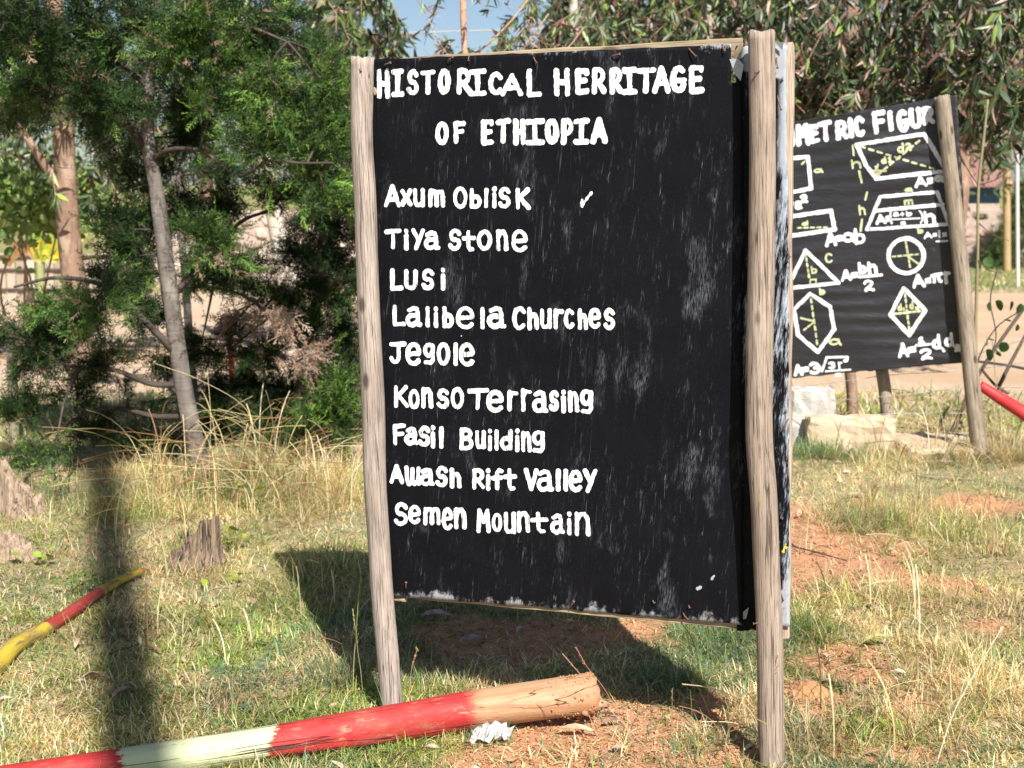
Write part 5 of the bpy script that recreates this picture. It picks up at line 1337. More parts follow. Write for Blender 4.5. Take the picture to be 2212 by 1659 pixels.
clA = [cl(60, 60, 110, 70, 300), cl(180, 40, 110, 70, 330), cl(300, 60, 100, 70, 300), cl(420, 40, 110, 60, 300, 'lit', -.3), cl(120, 150, 110, 60, 300), cl(30, 200, 80, 60, 260, 'lit', -.3),
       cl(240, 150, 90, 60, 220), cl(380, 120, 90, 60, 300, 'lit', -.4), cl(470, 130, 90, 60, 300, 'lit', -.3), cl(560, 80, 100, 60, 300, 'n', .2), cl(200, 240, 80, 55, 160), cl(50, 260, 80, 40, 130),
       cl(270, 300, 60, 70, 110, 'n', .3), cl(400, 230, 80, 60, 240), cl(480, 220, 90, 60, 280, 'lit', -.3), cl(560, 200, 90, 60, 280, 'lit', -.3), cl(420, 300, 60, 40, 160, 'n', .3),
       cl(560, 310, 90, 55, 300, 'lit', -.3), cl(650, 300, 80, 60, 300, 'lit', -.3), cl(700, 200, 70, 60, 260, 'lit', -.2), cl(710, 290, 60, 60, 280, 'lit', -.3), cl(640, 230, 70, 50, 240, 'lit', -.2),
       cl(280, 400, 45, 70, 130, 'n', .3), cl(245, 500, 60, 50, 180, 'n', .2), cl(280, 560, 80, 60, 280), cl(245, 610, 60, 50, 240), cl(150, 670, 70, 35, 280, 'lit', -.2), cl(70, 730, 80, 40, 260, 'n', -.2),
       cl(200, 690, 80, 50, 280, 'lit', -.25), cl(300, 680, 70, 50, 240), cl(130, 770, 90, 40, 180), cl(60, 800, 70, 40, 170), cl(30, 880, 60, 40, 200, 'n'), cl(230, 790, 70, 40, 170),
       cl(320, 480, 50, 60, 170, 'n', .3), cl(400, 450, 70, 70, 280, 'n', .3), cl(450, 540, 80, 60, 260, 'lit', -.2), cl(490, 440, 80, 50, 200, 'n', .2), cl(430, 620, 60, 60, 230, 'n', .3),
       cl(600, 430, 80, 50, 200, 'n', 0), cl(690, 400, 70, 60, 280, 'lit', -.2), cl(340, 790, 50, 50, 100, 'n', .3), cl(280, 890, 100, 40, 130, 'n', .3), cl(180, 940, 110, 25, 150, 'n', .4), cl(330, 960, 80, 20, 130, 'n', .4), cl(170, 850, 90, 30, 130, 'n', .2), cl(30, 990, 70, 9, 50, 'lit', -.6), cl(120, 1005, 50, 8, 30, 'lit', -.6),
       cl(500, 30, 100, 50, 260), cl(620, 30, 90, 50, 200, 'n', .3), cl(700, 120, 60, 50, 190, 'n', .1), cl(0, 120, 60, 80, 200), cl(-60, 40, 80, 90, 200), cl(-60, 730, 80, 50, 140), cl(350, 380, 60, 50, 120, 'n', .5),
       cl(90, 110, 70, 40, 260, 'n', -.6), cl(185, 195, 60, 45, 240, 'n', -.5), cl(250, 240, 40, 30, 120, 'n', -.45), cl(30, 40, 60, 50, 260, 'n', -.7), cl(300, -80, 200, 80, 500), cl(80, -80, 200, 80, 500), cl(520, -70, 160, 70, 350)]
juniper('leaning juniper tree with a grey forked trunk at left', trunkA, radA, lA, clA, M['bark_juniper'], 1.0, 2)
# second juniper, standing right behind, reaching the left post
Y2 = gp(600, 960).y; YB_old = YB
trB = [gp(612, 965), J(640, 880, Y2), J(665, 760, Y2), J(690, 620, Y2), J(700, 480, Y2), J(705, 360, Y2), J(708, 200, Y2), J(708, 60, Y2)]
lB = [([J(665, 760, Y2), J(600, 700, Y2 - .2), J(530, 640, Y2 - .3), J(460, 620, Y2 - .3)], [.016, .012, .009, .006]),
      ([J(690, 640, Y2), J(740, 600, Y2 - .2), J(790, 590, Y2 - .3)], [.013, .010, .007]),
      ([J(650, 850, Y2), J(700, 830, Y2 - .3), J(760, 850, Y2 - .5)], [.013, .010, .007]),
      ([J(700, 480, Y2), J(640, 430, Y2 - .1), J(560, 400, Y2)], [.012, .010, .007])]
YB = Y2
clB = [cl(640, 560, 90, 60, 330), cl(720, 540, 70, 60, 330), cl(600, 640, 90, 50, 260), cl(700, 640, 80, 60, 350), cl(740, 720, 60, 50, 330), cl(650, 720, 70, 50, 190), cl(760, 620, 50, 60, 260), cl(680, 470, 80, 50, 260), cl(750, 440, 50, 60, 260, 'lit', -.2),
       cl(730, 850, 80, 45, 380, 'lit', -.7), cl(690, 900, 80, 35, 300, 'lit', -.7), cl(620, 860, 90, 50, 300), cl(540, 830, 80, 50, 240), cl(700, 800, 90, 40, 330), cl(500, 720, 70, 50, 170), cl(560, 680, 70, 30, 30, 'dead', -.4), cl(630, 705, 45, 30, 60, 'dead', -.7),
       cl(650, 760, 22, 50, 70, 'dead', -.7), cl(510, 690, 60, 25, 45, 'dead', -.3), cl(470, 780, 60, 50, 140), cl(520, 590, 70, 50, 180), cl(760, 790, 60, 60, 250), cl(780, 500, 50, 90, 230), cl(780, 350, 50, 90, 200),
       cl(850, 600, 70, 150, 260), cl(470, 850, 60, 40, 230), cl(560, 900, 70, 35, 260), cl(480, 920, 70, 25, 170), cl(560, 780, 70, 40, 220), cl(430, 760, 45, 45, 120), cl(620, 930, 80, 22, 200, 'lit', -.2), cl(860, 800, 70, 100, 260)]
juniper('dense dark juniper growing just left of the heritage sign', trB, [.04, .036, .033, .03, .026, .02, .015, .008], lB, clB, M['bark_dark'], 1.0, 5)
Y3 = gp(415, 950).y + .9
YB = Y3
trC = [J(428, 1000, Y3 - .1), J(420, 860, Y3), J(410, 740, Y3), J(400, 600, Y3), J(392, 500, Y3), J(386, 380, Y3), J(382, 250, Y3), J(380, 60, Y3)]
clC = [cl(330, 600, 60, 50, 140), cl(470, 500, 60, 60, 160), cl(300, 480, 70, 50, 130), cl(480, 380, 80, 60, 180), cl(400, 300, 80, 60, 220), cl(260, 220, 90, 60, 200), cl(520, 160, 90, 70, 220), cl(350, 130, 100, 70, 260), cl(150, 230, 90, 60, 180), cl(600, 120, 80, 60, 200)]
juniper('slender juniper trunk standing behind the forked one', trC, [.034, .03, .028, .026, .024, .02, .016, .01], [], clC, M['bark_juniper'], 1.0, 7)

# --- eucalyptus: hanging sickle leaves on drooping twigs
EL = [leaf_template(1, .17, .0, 3, .2, .22), leaf_template(1, .15, .06, 3, .25, -.25), leaf_template(1, .2, -.05, 3, .2, .1), leaf_template(1, .3, .04, 3, .2, .1)]
EC = np.array([(.065, .10, .042), (.042, .068, .032), (.095, .135, .06), (.19, .27, .06), (.19, .095, .08), (.42, .29, .22)])
def euc_crown(clumps, t_, leaf=(.09, .17), p=(.3, .28, .16, .12, .08, .06), hang=1.0, mat=None, tcol='bark_pink'):
    Ps, Ds, Ss, Cs = [], [], [], []; tw = []
    for (c_, rad, cnt) in clumps:
        c_ = np.array(c_); rad = np.array(rad); nb = max(2, int(cnt / 18))
        for b in range(nb):
            tone = rng.uniform(.5, 1.5); s0 = c_ + rng.uniform(-1, 1, 3) * rad
            L = rng.uniform(.25, .7); dv = rng.normal(0, .4, 3); dv[2] = -hang; dv /= np.linalg.norm(dv)
            side = rng.normal(0, .5, 3); side[2] = .1
            pm = s0 + side * L * .4; e = pm + dv * L
            tw.append((s0, pm, e)); k = int(cnt / nb * 1.7)
            f = rng.uniform(.1, 1., k)[:, None]
            base = s0 * (1 - f) ** 2 + 2 * pm * f * (1 - f) + e * f ** 2
            D = rng.normal(0, .55, (k, 3)) + np.array([0, 0, -.95 * hang]) + side * .3
            Ps.append(base); Ds.append(D); Ss.append(rng.uniform(*leaf, k))
            Cs.append(EC[rng.choice(6, k, p=p)] * tone * rng.uniform(.7, 1.3, (k, 1)))
    P = np.vstack(Ps); V, T, C = scatter(EL, P, frames(np.vstack(Ds)), np.concatenate(Ss), np.vstack(Cs))
    link('crown', tri_mesh('crown', V, T, C, smooth=True), mat or M['leaf_euc'], t_)
    Vs, Fs = [], []
    for q in tw:
        q = np.array(q); tt = np.linspace(0, 1, 5); Q = np.outer((1 - tt) ** 2, q[0]) + np.outer(2 * tt * (1 - tt), q[1]) + np.outer(tt ** 2, q[2]); off = len(Vs)
        for i in range(5):
            for w in range(3): an = w * 2.094; Vs.append(Q[i] + np.array([math.cos(an), math.sin(an) * .7, math.sin(an) * .7]) * .005 * (1.2 - .8 * tt[i]))
        for i in range(4):
            for w in range(3): p0 = off + i * 3 + w; p1 = off + i * 3 + (w + 1) % 3; Fs.append((p0, p1, p1 + 3, p0 + 3))
    o = link('twigs', tri_mesh('twigs', np.array(Vs), np.array(Fs)), M[tcol], t_); o['kind'] = 'stuff'
def ec(px, py, rx, ry, cnt, Y, dY=1.1):
    Y = Y + rng.uniform(-.4, .4); return (tuple(at(px, py, Y)), (rx * Y / FPX, dY, ry * Y / FPX), cnt)
def euc(label, Y, trunk, rads, clumps, mat='bark_euc', limbs=(), **kw):
    base = trunk[0]; bp = at(base[0], base[1], Y); bp.z = H(bp.x, bp.y) - .05
    P = [bp] + [at(x, y, Y) for x, y in trunk[1:]]
    t_ = thing('eucalyptus_tree', bp, label, 'tree')
    tube('trunk', P, rads, M[mat], t_, 16, 60, .04, int(Y))
    for pts, rr in limbs: tube('branch', [at(x, y, Y + dy) for x, y, dy in pts], rr, M[mat], t_, 8, 24, .05, 2)
    euc_crown(clumps, t_, **kw)
    return t_
# left, thick brown trunk
euc('tall eucalyptus with a thick brown trunk behind the junipers at left', 11.5, [(178, 800), (165, 650), (148, 500), (143, 400), (138, 300), (132, 200), (120, 60), (110, -120), (100, -500)], [.11, .095, .09, .082, .085, .08, .07, .06, .03],
    [ec(40, 60, 120, 60, 360, 11.8), ec(200, 80, 120, 60, 360, 12), ec(350, 60, 120, 60, 300, 12), ec(200, 300, 80, 70, 220, 12.3), ec(20, 300, 50, 30, 80, 12.3), ec(280, 380, 60, 60, 160, 12.4), ec(300, 250, 90, 60, 240, 12), ec(120, 150, 120, 60, 300, 12), ec(0, 180, 80, 60, 200, 11.9)],
    limbs=[([(140, 430, 0), (105, 370, -.1), (60, 300, -.2), (10, 230, -.3), (-60, 120, -.3)], [.035, .032, .03, .026, .02])])
# centre-left pale trunk and green drooping crown
euc('drooping eucalyptus behind the left side of the heritage sign', 13, [(640, 700), (600, 500), (560, 300), (530, 120), (515, 0), (505, -300)], [.09, .08, .06, .05, .045, .03],
    [ec(600, 40, 110, 60, 420, 13), ec(720, 40, 100, 70, 460, 13), ec(790, 50, 50, 50, 320, 12.8), ec(760, 190, 90, 50, 300, 13.2), ec(640, 150, 110, 60, 380, 13.2), ec(500, 150, 100, 70, 340, 13.2), ec(480, 280, 110, 60, 300, 13.2), ec(620, 290, 110, 50, 300, 13.2), ec(700, -60, 160, 60, 400, 13)],
    'bark_pale', p=(.28, .22, .2, .2, .05, .05))
# sapling with reddish stem in the sky gap
sap = euc('young reddish stemmed eucalyptus in the sky gap above the sign', 9.5, [(1008, 900), (1006, 500), (1004, 160), (1003, 100), (1001, 40), (1000, -60), (998, -300)], [.03, .028, .020, .019, .021, .02, .012],
    [ec(960, 120, 60, 30, 46, 9.5, .3), ec(1060, 130, 80, 30, 90, 9.4, .3), ec(1010, 60, 70, 40, 26, 9.5, .3), ec(1120, 100, 60, 40, 130, 9.6, .3), ec(1060, 150, 70, 20, 90, 9.6, .3), ec(1180, 100, 80, 40, 90, 9.6, .3), ec(1000, -60, 100, 40, 80, 9.5, .3), ec(1130, 20, 60, 40, 46, 9.5, .3)], 'bark_pink',
    limbs=[([(1005, 130, 0), (1060, 90, -.1), (1100, 50, -.1), (1140, 0, 0)], [.008, .006, .005, .004]), ([(1005, 190, 0), (1080, 150, .1), (1140, 90, .1), (1185, 30, .1)], [.009, .007, .006, .004]), ([(1004, 150, 0), (960, 110, 0), (925, 40, .1), (890, -20, 0)], [.006, .004, .003, .002]), ([(1110, 200, 0), (1160, 150, .1), (1230, 100, .1), (1260, 60, .1)], [.007, .006, .005, .004])],
    leaf=(.05, .10), p=(.2, .2, .15, .15, .18, .12), hang=.45)
# right-hand wall of leaves: several trees
RC = dict(p=(.25, .24, .17, .12, .13, .09))
euc('eucalyptus with dark leaves just right of the sky gap', 14, [(1250, 760), (1245, 400), (1240, 100), (1235, -200)], [.07, .06, .05, .03],
    [ec(1180, 40, 60, 60, 200, 15), ec(1280, 60, 100, 60, 600, 14.3), ec(1390, 50, 100, 60, 600, 14.2), ec(1260, 130, 90, 60, 560, 14.4), ec(1350, 150, 100, 60, 460, 14), ec(1280, -50, 140, 60, 500, 14.2)], 'bark_pale', **RC)
euc('eucalyptus with pinkish leaves behind the right post', 13, [(1545, 760), (1540, 400), (1528, 100), (1520, -200)], [.07, .06, .05, .03],
    [ec(1480, 40, 100, 60, 460, 13), ec(1580, 60, 100, 60, 460, 13), ec(1660, 40, 80, 60, 300, 13), ec(1500, 130, 100, 50, 380, 13), ec(1600, 140, 90, 50, 330, 12.8), ec(1700, 120, 80, 60, 330, 13), ec(1560, -50, 150, 60, 450, 13)], 'bark_pale', **RC)
euc('large drooping eucalyptus above the geometry sign', 12.5, [(1860, 760), (1850, 400), (1840, 100), (1850, -250)], [.08, .07, .055, .03],
    [ec(1800, 40, 110, 60, 520, 12.3), ec(1920, 40, 110, 60, 520, 12.2), ec(1760, 130, 80, 70, 460, 12.6), ec(1880, 130, 110, 60, 540, 12.2), ec(1800, 210, 90, 50, 420, 12.6), ec(1900, 210, 100, 40, 420, 12.4), ec(1740, 230, 60, 50, 360, 12.8), ec(1990, 160, 80, 60, 400, 12.4), ec(1970, 220, 60, 30, 280, 12.8), ec(1860, -50, 170, 60, 500, 12.4)], 'bark_euc', **RC)
euc('eucalyptus leaning over the red roof at the right edge', 11.8, [(2330, 760), (2310, 400), (2270, 100), (2240, -250)], [.08, .07, .055, .03],
    [ec(2060, 50, 100, 60, 480, 11.8), ec(2180, 50, 100, 60, 480, 11.8), ec(2100, 130, 90, 60, 460, 11.8), ec(2200, 130, 80, 70, 420, 11.8), ec(2080, 170, 50, 30, 200, 12), ec(2160, 180, 60, 30, 300, 11.8), ec(2205, 200, 30, 30, 160, 11.6), ec(2150, 250, 22, 14, 40, 11.8, .2), ec(2150, -50, 170, 60, 450, 11.8), ec(2300, 120, 60, 90, 200, 11.6)], 'bark_euc', **RC)
# leafy shrub at left behind the fence, broad light leaves
sb = thing('leafy_shrub', (0, 0, 0), 'light green broad leaved shrub behind the junipers at the left edge', 'shrub'); bp = at(50, 620, 13.5); bp.z = H(bp.x, bp.y); sb.location = bp
n_ = 1900; P = np.array(at(50, 430, 13.5))[None] + rng.normal(0, 1, (n_, 3)) * np.array([.42, .4, .19]); D = rng.normal(0, 1, (n_, 3)); D[:, 2] -= .5
V, T, C = scatter([round_leaf()], P, frames(D), rng.uniform(.05, .10, n_), np.array([(.18, .28, .07), (.12, .2, .05), (.25, .33, .10)])[rng.integers(0, 3, n_)])
link('foliage', tri_mesh('foliage', V, T, C), M['weed'], sb)
for i in range(5):
    tube('stem', [bp + Vector((random.uniform(-.1, .1), 0, -.05)), bp + Vector((random.uniform(-.3, .3), .05, .6)), at(60 + 40 * (i - 2), 425, 13.5)], [.015, .012, .006], M['bark_euc'], sb, 7, 12)
# far green mass that closes the view, tree by tree
def far_tree(px, Y, top, w, label, tone, seed):
    c_ = at(px, 377, Y); gz = H(c_.x, Y); zt = at(px, top, Y).z; t_ = thing('background_tree', (c_.x, Y, gz), label, 'tree')
    tube('trunk', [Vector((c_.x, Y, gz - .1)), Vector((c_.x + .1, Y, (gz + zt) / 2)), Vector((c_.x, Y, zt - .3))], [.16, .12, .04], M['bark_euc'], t_, 10, 20, .05, seed)
    nb = 44; Hh = zt - gz
    cc = np.stack([rng.normal(0, w * .33, nb), rng.normal(0, w * .3, nb), Hh * ((.30 if Y > 22 else .52) + (.68 if Y > 22 else .48) * rng.random(nb))], axis=1)
    wf = 1 - .75 * np.clip((cc[:, 2] / Hh - .45) / .55, 0, 1) ** 1.5; cc[:, 0] *= wf; cc[:, 1] *= wf
    k = 75; i = np.repeat(np.arange(nb), k); P = cc[i] + rng.normal(0, w * .085, (nb * k, 3)); D = rng.normal(0, 1, (nb * k, 3)); D[:, 2] -= .5
    tn = rng.uniform(.7, 1.35, nb)[i][:, None]
    V, T, C = scatter(EL[2:], P, frames(D), rng.uniform(.16, .34, nb * k), np.array([(.07, .12, .04), (.10, .155, .055), (.13, .18, .07), (.16, .17, .09)])[rng.integers(0, 4, nb * k)] * tn * tone)
    link('crown', tri_mesh('crown', V, T, C), M['leaf_euc'], t_, local=Matrix.Identity(4))
far_tree(740, 30, -60, 1.7, 'tall green background tree left of the sky gap', 1.15, 1)
far_tree(440, 34, -160, 4, 'dark background tree behind the forked juniper', .85, 2)
far_tree(120, 32, -160, 5, 'background tree at the far left', 1., 3)
far_tree(1300, 27, -120, 2.2, 'dark background tree right of the sky gap', .75, 4)
far_tree(1640, 30, -120, 5.2, 'background tree behind the right post', .8, 5)
far_tree(1980, 33, -120, 5.2, 'background tree behind the geometry sign', .8, 6)
far_tree(2330, 70, -30, 9, 'distant tree beyond the red roof', .9, 7)
far_tree(960, 60, 140, 4.5, 'low distant tree at the bottom of the sky gap', 1.1, 8)
far_tree(1085, 45, 95, 1.3, 'small round background tree behind the reddish sapling', 1.2, 9)
far_tree(1420, 19, -160, 2.3, 'shade-toned background tree just behind the leaf wall right of the sky gap', .75, 11)  # low tone on this row paints the shade behind the leaf wall
far_tree(1720, 18, -160, 2.6, 'shade-toned background tree just behind the leaf wall above the left part of the geometry sign', .75, 12)
far_tree(2060, 19, -160, 2.3, 'shade-toned background tree just behind the leaf wall near the right edge', .75, 13)
far_tree(-250, 30, -160, 5, 'background tree beyond the left edge', 1., 10)

# small conifer by the poles at right
c_ = at(2225, 377, 34.5); t_ = thing('young_conifer', (c_.x, 34.5, H(c_.x, 34.5)), 'young green conifer behind the roadside pole at right', 'tree')
n_ = 2600; hh = rng.random(n_) ** 1.2; an = rng.uniform(0, 2 * PI, n_); rr = (1.0 - hh) * 1.0 * rng.random(n_) ** .5
P = np.stack([np.cos(an) * rr, np.sin(an) * rr, -.0 + hh * 2.1], axis=1); D = np.stack([np.cos(an), np.sin(an), -.1 + 0 * an], axis=1) + rng.normal(0, .3, (n_, 3))
V, T, C = scatter(SPR[:4], P, frames(D), rng.uniform(.2, .4, n_), np.array([(.09, .15, .04), (.06, .11, .035), (.16, .18, .05)])[rng.integers(0, 3, n_)])
link('crown', tri_mesh('crown', V, T, C), LJ, t_, local=Matrix.Identity(4))
tube('trunk', [Vector((c_.x, 34.5, H(c_.x, 34.5) - .05)), Vector((c_.x, 34.5, H(c_.x, 34.5) + 2.1))], [.05, .01], M['bark_euc'], t_, 8, 10)

# ------------------------------------------------------------------ far things: shed, walls, poles, wattle fence, banana
YH = 44
def corr(name, w, L, mat, parent, Mw, amp=.018, pitch=.13, nrow=3):
    n_ = int(w / pitch) * 6; V = []; F = []
    for j in range(nrow + 1):
        for i in range(n_ + 1): V.append((i / n_ * w, j / nrow * L, amp * math.sin(2 * PI * i / 6)))
    for j in range(nrow):
        for i in range(n_): a = j * (n_ + 1) + i; F.append((a, a + 1, a + n_ + 2, a + n_ + 1))
    o = link(name, poly_mesh(name, V, F, True), mat, parent, Mw); md = o.modifiers.new('thickness', 'SOLIDIFY'); md.thickness = .004; return o
n = N('rusty_roof_tin'); o_ = n.obj(); c = n.mix(n.noise(o_, 1.5, 5, .65), (.20, .10, .08), (.32, .18, .15)); c = n.mix(n.ss(n.noise(n.sc(o_, 3, .5, 1), 1, 3), .6, .7, 0, .4), c, (.45, .3, .24))
M['roof'] = n.bsdf(c, .7, None, .3); M['blue'] = mat_plain('blue_wall_paint', (.06, .12, .22), .7, .2, 3); M['mud'] = mat_plain('rough_plaster', (.42, .33, .27), .95, .3, 5, .1, .6)
e0 = at(2000, 404, YH); gz = H(e0.x, YH)
hs = thing('shed', (e0.x, YH, gz), 'low shed with rusty red roof and blue wall across the road', 'shed')
xw0, xw1 = e0.x - 3.4, at(2188, 404, YH).x
Lr = 4.2; ri = math.radians(32)
corr('roof_sheet', xw1 - xw0, Lr, M['roof'], hs, Matrix.Translation((xw0, YH - .25, e0.z)) @ Matrix.Rotation(ri, 4, 'X'))
for k in range(6):       # battens of lighter rust over the sheet laps
    xk = xw0 + .4 + k * (xw1 - xw0 - .5) / 5
    link('roof_lap', box_mesh('roof_lap', .05, Lr, .03, .004), mat_plain('roof_lap', (.55, .36, .28), .7, .3, 6) if k == 0 else bpy.data.materials['roof_lap'], hs, Matrix.Translation((xk, YH - .25 + Lr / 2 * math.cos(ri), e0.z + Lr / 2 * math.sin(ri) + .035)) @ Matrix.Rotation(ri, 4, 'X'))
zt_ = e0.z - .02; zb_ = at(2100, 440, YH).z
def wallbox(nm, x0, x1, y0, y1, z0, z1, mat, par): return link(nm, box_mesh(nm, x1 - x0, y1 - y0, z1 - z0, .01), mat, par, Matrix.Translation(((x0 + x1) / 2, (y0 + y1) / 2, (z0 + z1) / 2)))
wallbox('wall', xw0 + .3, xw1 - .3, YH + .25, YH + 6, zb_, zt_ + .3, M['blue'], hs)['label'] = 'blue painted upper wall'
wallbox('wall_base', xw0 + .3, xw1 - .3, YH + .22, YH + 6.03, gz - .1, zb_ - .002, M['mud'], hs)
# rubble walls
def rubble(nm, x0, x1, Y, z1, label, seed, cols):
    r = random.Random(seed); xm = (x0 + x1) / 2; gz = H(xm, Y); w = thing(nm, (xm, Y, gz), label, 'wall')
    mats_ = [mat_plain('rubble_stone', c_, .95, .25, 4, .1, .6) for c_ in cols]
    mes = []
    import bmesh
    for k in range(6):
        bm = bmesh.new(); bmesh.ops.create_icosphere(bm, subdivisions=1, radius=.5)
        for v in bm.verts: v.co = Vector((v.co.x * r.uniform(.8, 1.1), v.co.y * .7, v.co.z * r.uniform(.8, 1.1)))
        me = bpy.data.meshes.new('stone'); bm.to_mesh(me); bm.free(); me.materials.append(mats_[k % len(mats_)]); mes.append(me)
    z = gz + .08; n_ = 0
    while z < z1:
        h = r.uniform(.2, .3); x = x0 + r.uniform(0, .2)
        while x < x1 and n_ < 290:
            ww = r.uniform(.25, .55)
            o = link('stone', r.choice(mes), None, w, Matrix.Translation((x + ww / 2, Y + r.uniform(-.04, .04), z + h / 2 - .05)) @ Matrix.Rotation(r.uniform(-.15, .15), 4, 'Y') @ Matrix.Diagonal((ww * 1.05, .4, h * 1.1, 1)))
            x += ww; n_ += 1
        z += h * .92
    link('wall_core', box_mesh('wall_core', x1 - x0, .22, z1 - gz, .02), M['mud'], w, Matrix.Translation((xm, Y + .05, (gz + z1) / 2)))
xa, xb = at(1990, 500, 36).x, at(2330, 500, 36).x
rubble('stone_wall', xa, xb, 36, at(2100, 452, 36).z, 'rough rubble wall below the red roofed shed', 3, [(.46, .38, .33), (.34, .26, .22), (.5, .33, .27)])
xa, xb = at(330, 500, 26.5).x, at(880, 500, 26.5).x
rubble('stone_wall', xa, xb, 26.5, at(600, 455, 26.5).z, 'pale pinkish rubble wall seen through the junipers', 5, [(.55, .42, .36), (.42, .30, .25), (.60, .50, .43)])
# poles by the road
def rpole_(px, py, top, Y, r, mat, label, nm='roadside_pole'):
    b = at(px, py, Y); b.z = H(b.x, b.y) - .1; t_ = at(px - 4, top, Y); tag(tube(nm, [b, (b + t_) / 2, t_], [r, r * .95, r * .9], mat, None, 14, 24, .02, 2), label, 'pole')
rpole_(2178, 548, 300, 33, .09, mat_plain('yellow_timber_pole', (.42, .29, .15), .8, .25, 6), 'thick yellowish timber pole across the road')
rpole_(2201, 590, 320, 26, .036, mat_plain('white_pole', (.62, .58, .54), .7, .15, 6), 'thin white pole right of the timber pole')
sp_ = thing('dry_stalk', gp(2110, 960), 'tall thin green brown stalk between the sign post and the roadside poles', 'plant')
tube('stalk', [gp(2110, 960), at(2108, 700, 8.6), at(2112, 540, 8.6), at(2114, 400, 8.6), at(2126, 290, 8.6), at(2134, 215, 8.6)], [.010, .010, .009, .009, .008, .007], mat_plain('stalk_bark', (.26, .22, .12), .8, .3, 20), sp_, 8, 40, .05, 2)
for (a, b, c2, d2) in [(2112, 400, 2190, 360), (2112, 400, 2060, 300), (2110, 560, 2160, 590), (2112, 480, 2180, 520)]:
    tube('twig', [at(a, b, 8.6), at((a + c2) / 2, (b + d2) / 2 + 8, 8.55), at(c2, d2, 8.5)], [.004, .003, .0015], M['stick'], sp_, 5, 10)
# vine on the fence
vn = thing('fence_vine', gp(2140, 960), 'leafy vine climbing the fence right of the geometry sign', 'vine')
for pa in ([(2125, 960), (2120, 760), (2160, 700), (2190, 680), (2230, 660)], [(2120, 800), (2150, 740), (2140, 640), (2155, 580)]):
    tube('stem', [gp(*pa[0]) if pa[0][1] > 900 else at(*pa[0], 8.15)] + [at(x, y, 8.15) for x, y in pa[1:]], [.004] * len(pa), M['weed'] if False else M['stick'], vn, 5, 24, .05)
lv = [(2135, 742), (2143, 752), (2130, 755), (2150, 735), (2168, 690), (2182, 672), (2192, 680), (2175, 740), (2198, 700), (2150, 585), (2144, 575), (2140, 665), (2150, 650), (2205, 655), (2160, 760)]
m = len(lv); P = np.array([tuple(at(x, y, 8.12 + rng.uniform(-.05, .05))) for x, y in lv]); D = rng.normal(0, 1, (m, 3)); D[:, 2] -= .4
V, T, C = scatter([round_leaf()], P, frames(D), rng.uniform(.035, .075, m), np.array([(.05, .11, .03), (.08, .15, .04), (.2, .26, .07)])[rng.integers(0, 3, m)])
link('leaves', tri_mesh('leaves', V, T, C), M['weed'], vn)
# wattle fence
Yw = 21.5; g0 = at(-140, 640, Yw); g1 = at(330, 640, Yw); gz = H(0, Yw); wf = thing('picket_fence', (g0.x, Yw, gz), 'weathered split bamboo fence behind the junipers at left', 'fence')
pm = [mat_plain('split_bamboo', c_, .9, .2, 12, .2, .4) for c_ in ((.42, .35, .27), (.33, .27, .20), (.52, .45, .35))]
zt = at(0, 548, Yw).z; k = int((g1.x - g0.x) / .145)
pme = []
for i in range(4):
    me = box_mesh('picket', .125, .02, 1, .004, .0, (1, 1, 1), True); me.materials.append(pm[i % 3]); pme.append(me)
for i in range(k):
    hh = zt - gz + random.uniform(-.05, .05)
    link('picket', pme[i % 4], None, wf, Matrix.Translation((g0.x + i * .145, Yw + .012 * (i % 2), gz)) @ Matrix.Rotation(random.uniform(-.02, .02), 4, 'Y') @ Matrix.Diagonal((1, 1, hh, 1)))
for z in (.18, .48, .68): wallbox('rail', g0.x - .05, g1.x, Yw - .05, Yw - .025, gz + z, gz + z + .045, M['stick'], wf)
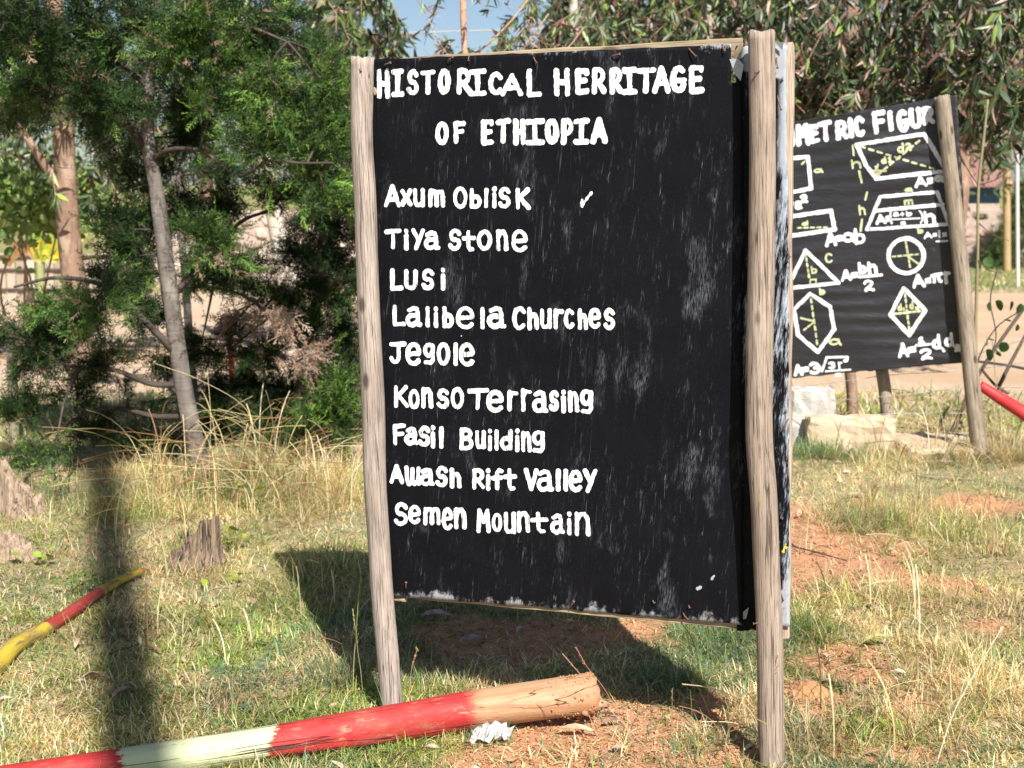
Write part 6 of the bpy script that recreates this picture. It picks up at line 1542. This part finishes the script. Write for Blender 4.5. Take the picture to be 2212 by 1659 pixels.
# banana plant with yellowed leaf
bpn = at(90, 620, 20); bpn.z = H(bpn.x, 20); bn = thing('banana_plant', bpn, 'banana plant with a yellow drooping leaf above the bamboo fence', 'plant')
tube('trunk', [bpn, at(85, 560, 20)], [.07, .05], mat_plain('banana_stem', (.28, .3, .12), .7, .2, 8), bn, 10, 8)
def bleaf(pix, w, col, nm='leaf'):
    P = [np.array(at(x, y, 20)) for x, y in pix]; k = len(P); V = []; T = []
    for i, p_ in enumerate(P):
        ww = w * math.sin(PI * (i + .6) / (k + .4)); d = P[min(i + 1, k - 1)] - P[max(i - 1, 0)]; d /= np.linalg.norm(d); s_ = np.cross(d, [0, 1, 0])
        V += [p_ - s_ * ww + [0, -.05, 0], p_, p_ + s_ * ww + [0, -.05, 0]]
    for i in range(k - 1):
        for s_ in (0, 1): a = 3 * i + s_; T += [(a, a + 1, a + 4), (a, a + 4, a + 3)]
    link(nm, tri_mesh(nm, np.array(V), np.array(T), np.tile(col, (len(V), 1)), smooth=True), M['weed'], bn)
bleaf([(85, 565), (70, 540), (45, 535), (25, 552), (18, 575)], .10, (.36, .2, .08)); bleaf([(85, 565), (82, 540), (95, 530), (115, 540), (125, 565)], .12, (.75, .55, .03))
bleaf([(90, 560), (120, 520), (160, 460), (175, 410), (178, 370)], .13, (.35, .45, .06)); bleaf([(85, 560), (80, 480), (60, 420), (40, 390)], .12, (.25, .36, .06)); bleaf([(90, 560), (150, 540), (180, 500), (190, 430)], .09, (.6, .6, .08))
# overhead wires crossing the sky gap
for k, (ya, yb) in enumerate([(72, 38), (190, 228)][:1]):
    a, b = at(-200, 95, 16), at(2500, 8, 16); mid = at(1040, 66, 16)
    tag(tube('overhead_wire', [a, mid, b], [.006] * 3, mat_plain('pale_cable', (.5, .45, .36), .6), None, 5, 60, 0), 'thin pale overhead cable crossing the sky gap', 'cable')
# tall pole behind the camera whose soft shadow falls across the left lawn
pa = gp(318, 1640); pb_ = gp(215, 1120); d_ = (pa - pb_); d_.z = 0; d_ = -Vector((SHADOW_DIR.x, SHADOW_DIR.y, 0))
base = Vector((gp(262, 1380).x, gp(262, 1380).y, 0)) + d_ * 9.6; base.z = H(base.x, base.y) - .1
hgt_p = math.tan(SUN_EL) * (9.6 + 4.2)
tag(tube('utility_pole', [base, base + Vector((.0, 0, hgt_p / 2)), base + Vector((0, 0, hgt_p))], [.125, .11, .09], M['post3'], None, 14, 20, .02), 'tall timber pole standing behind the photographer', 'pole')
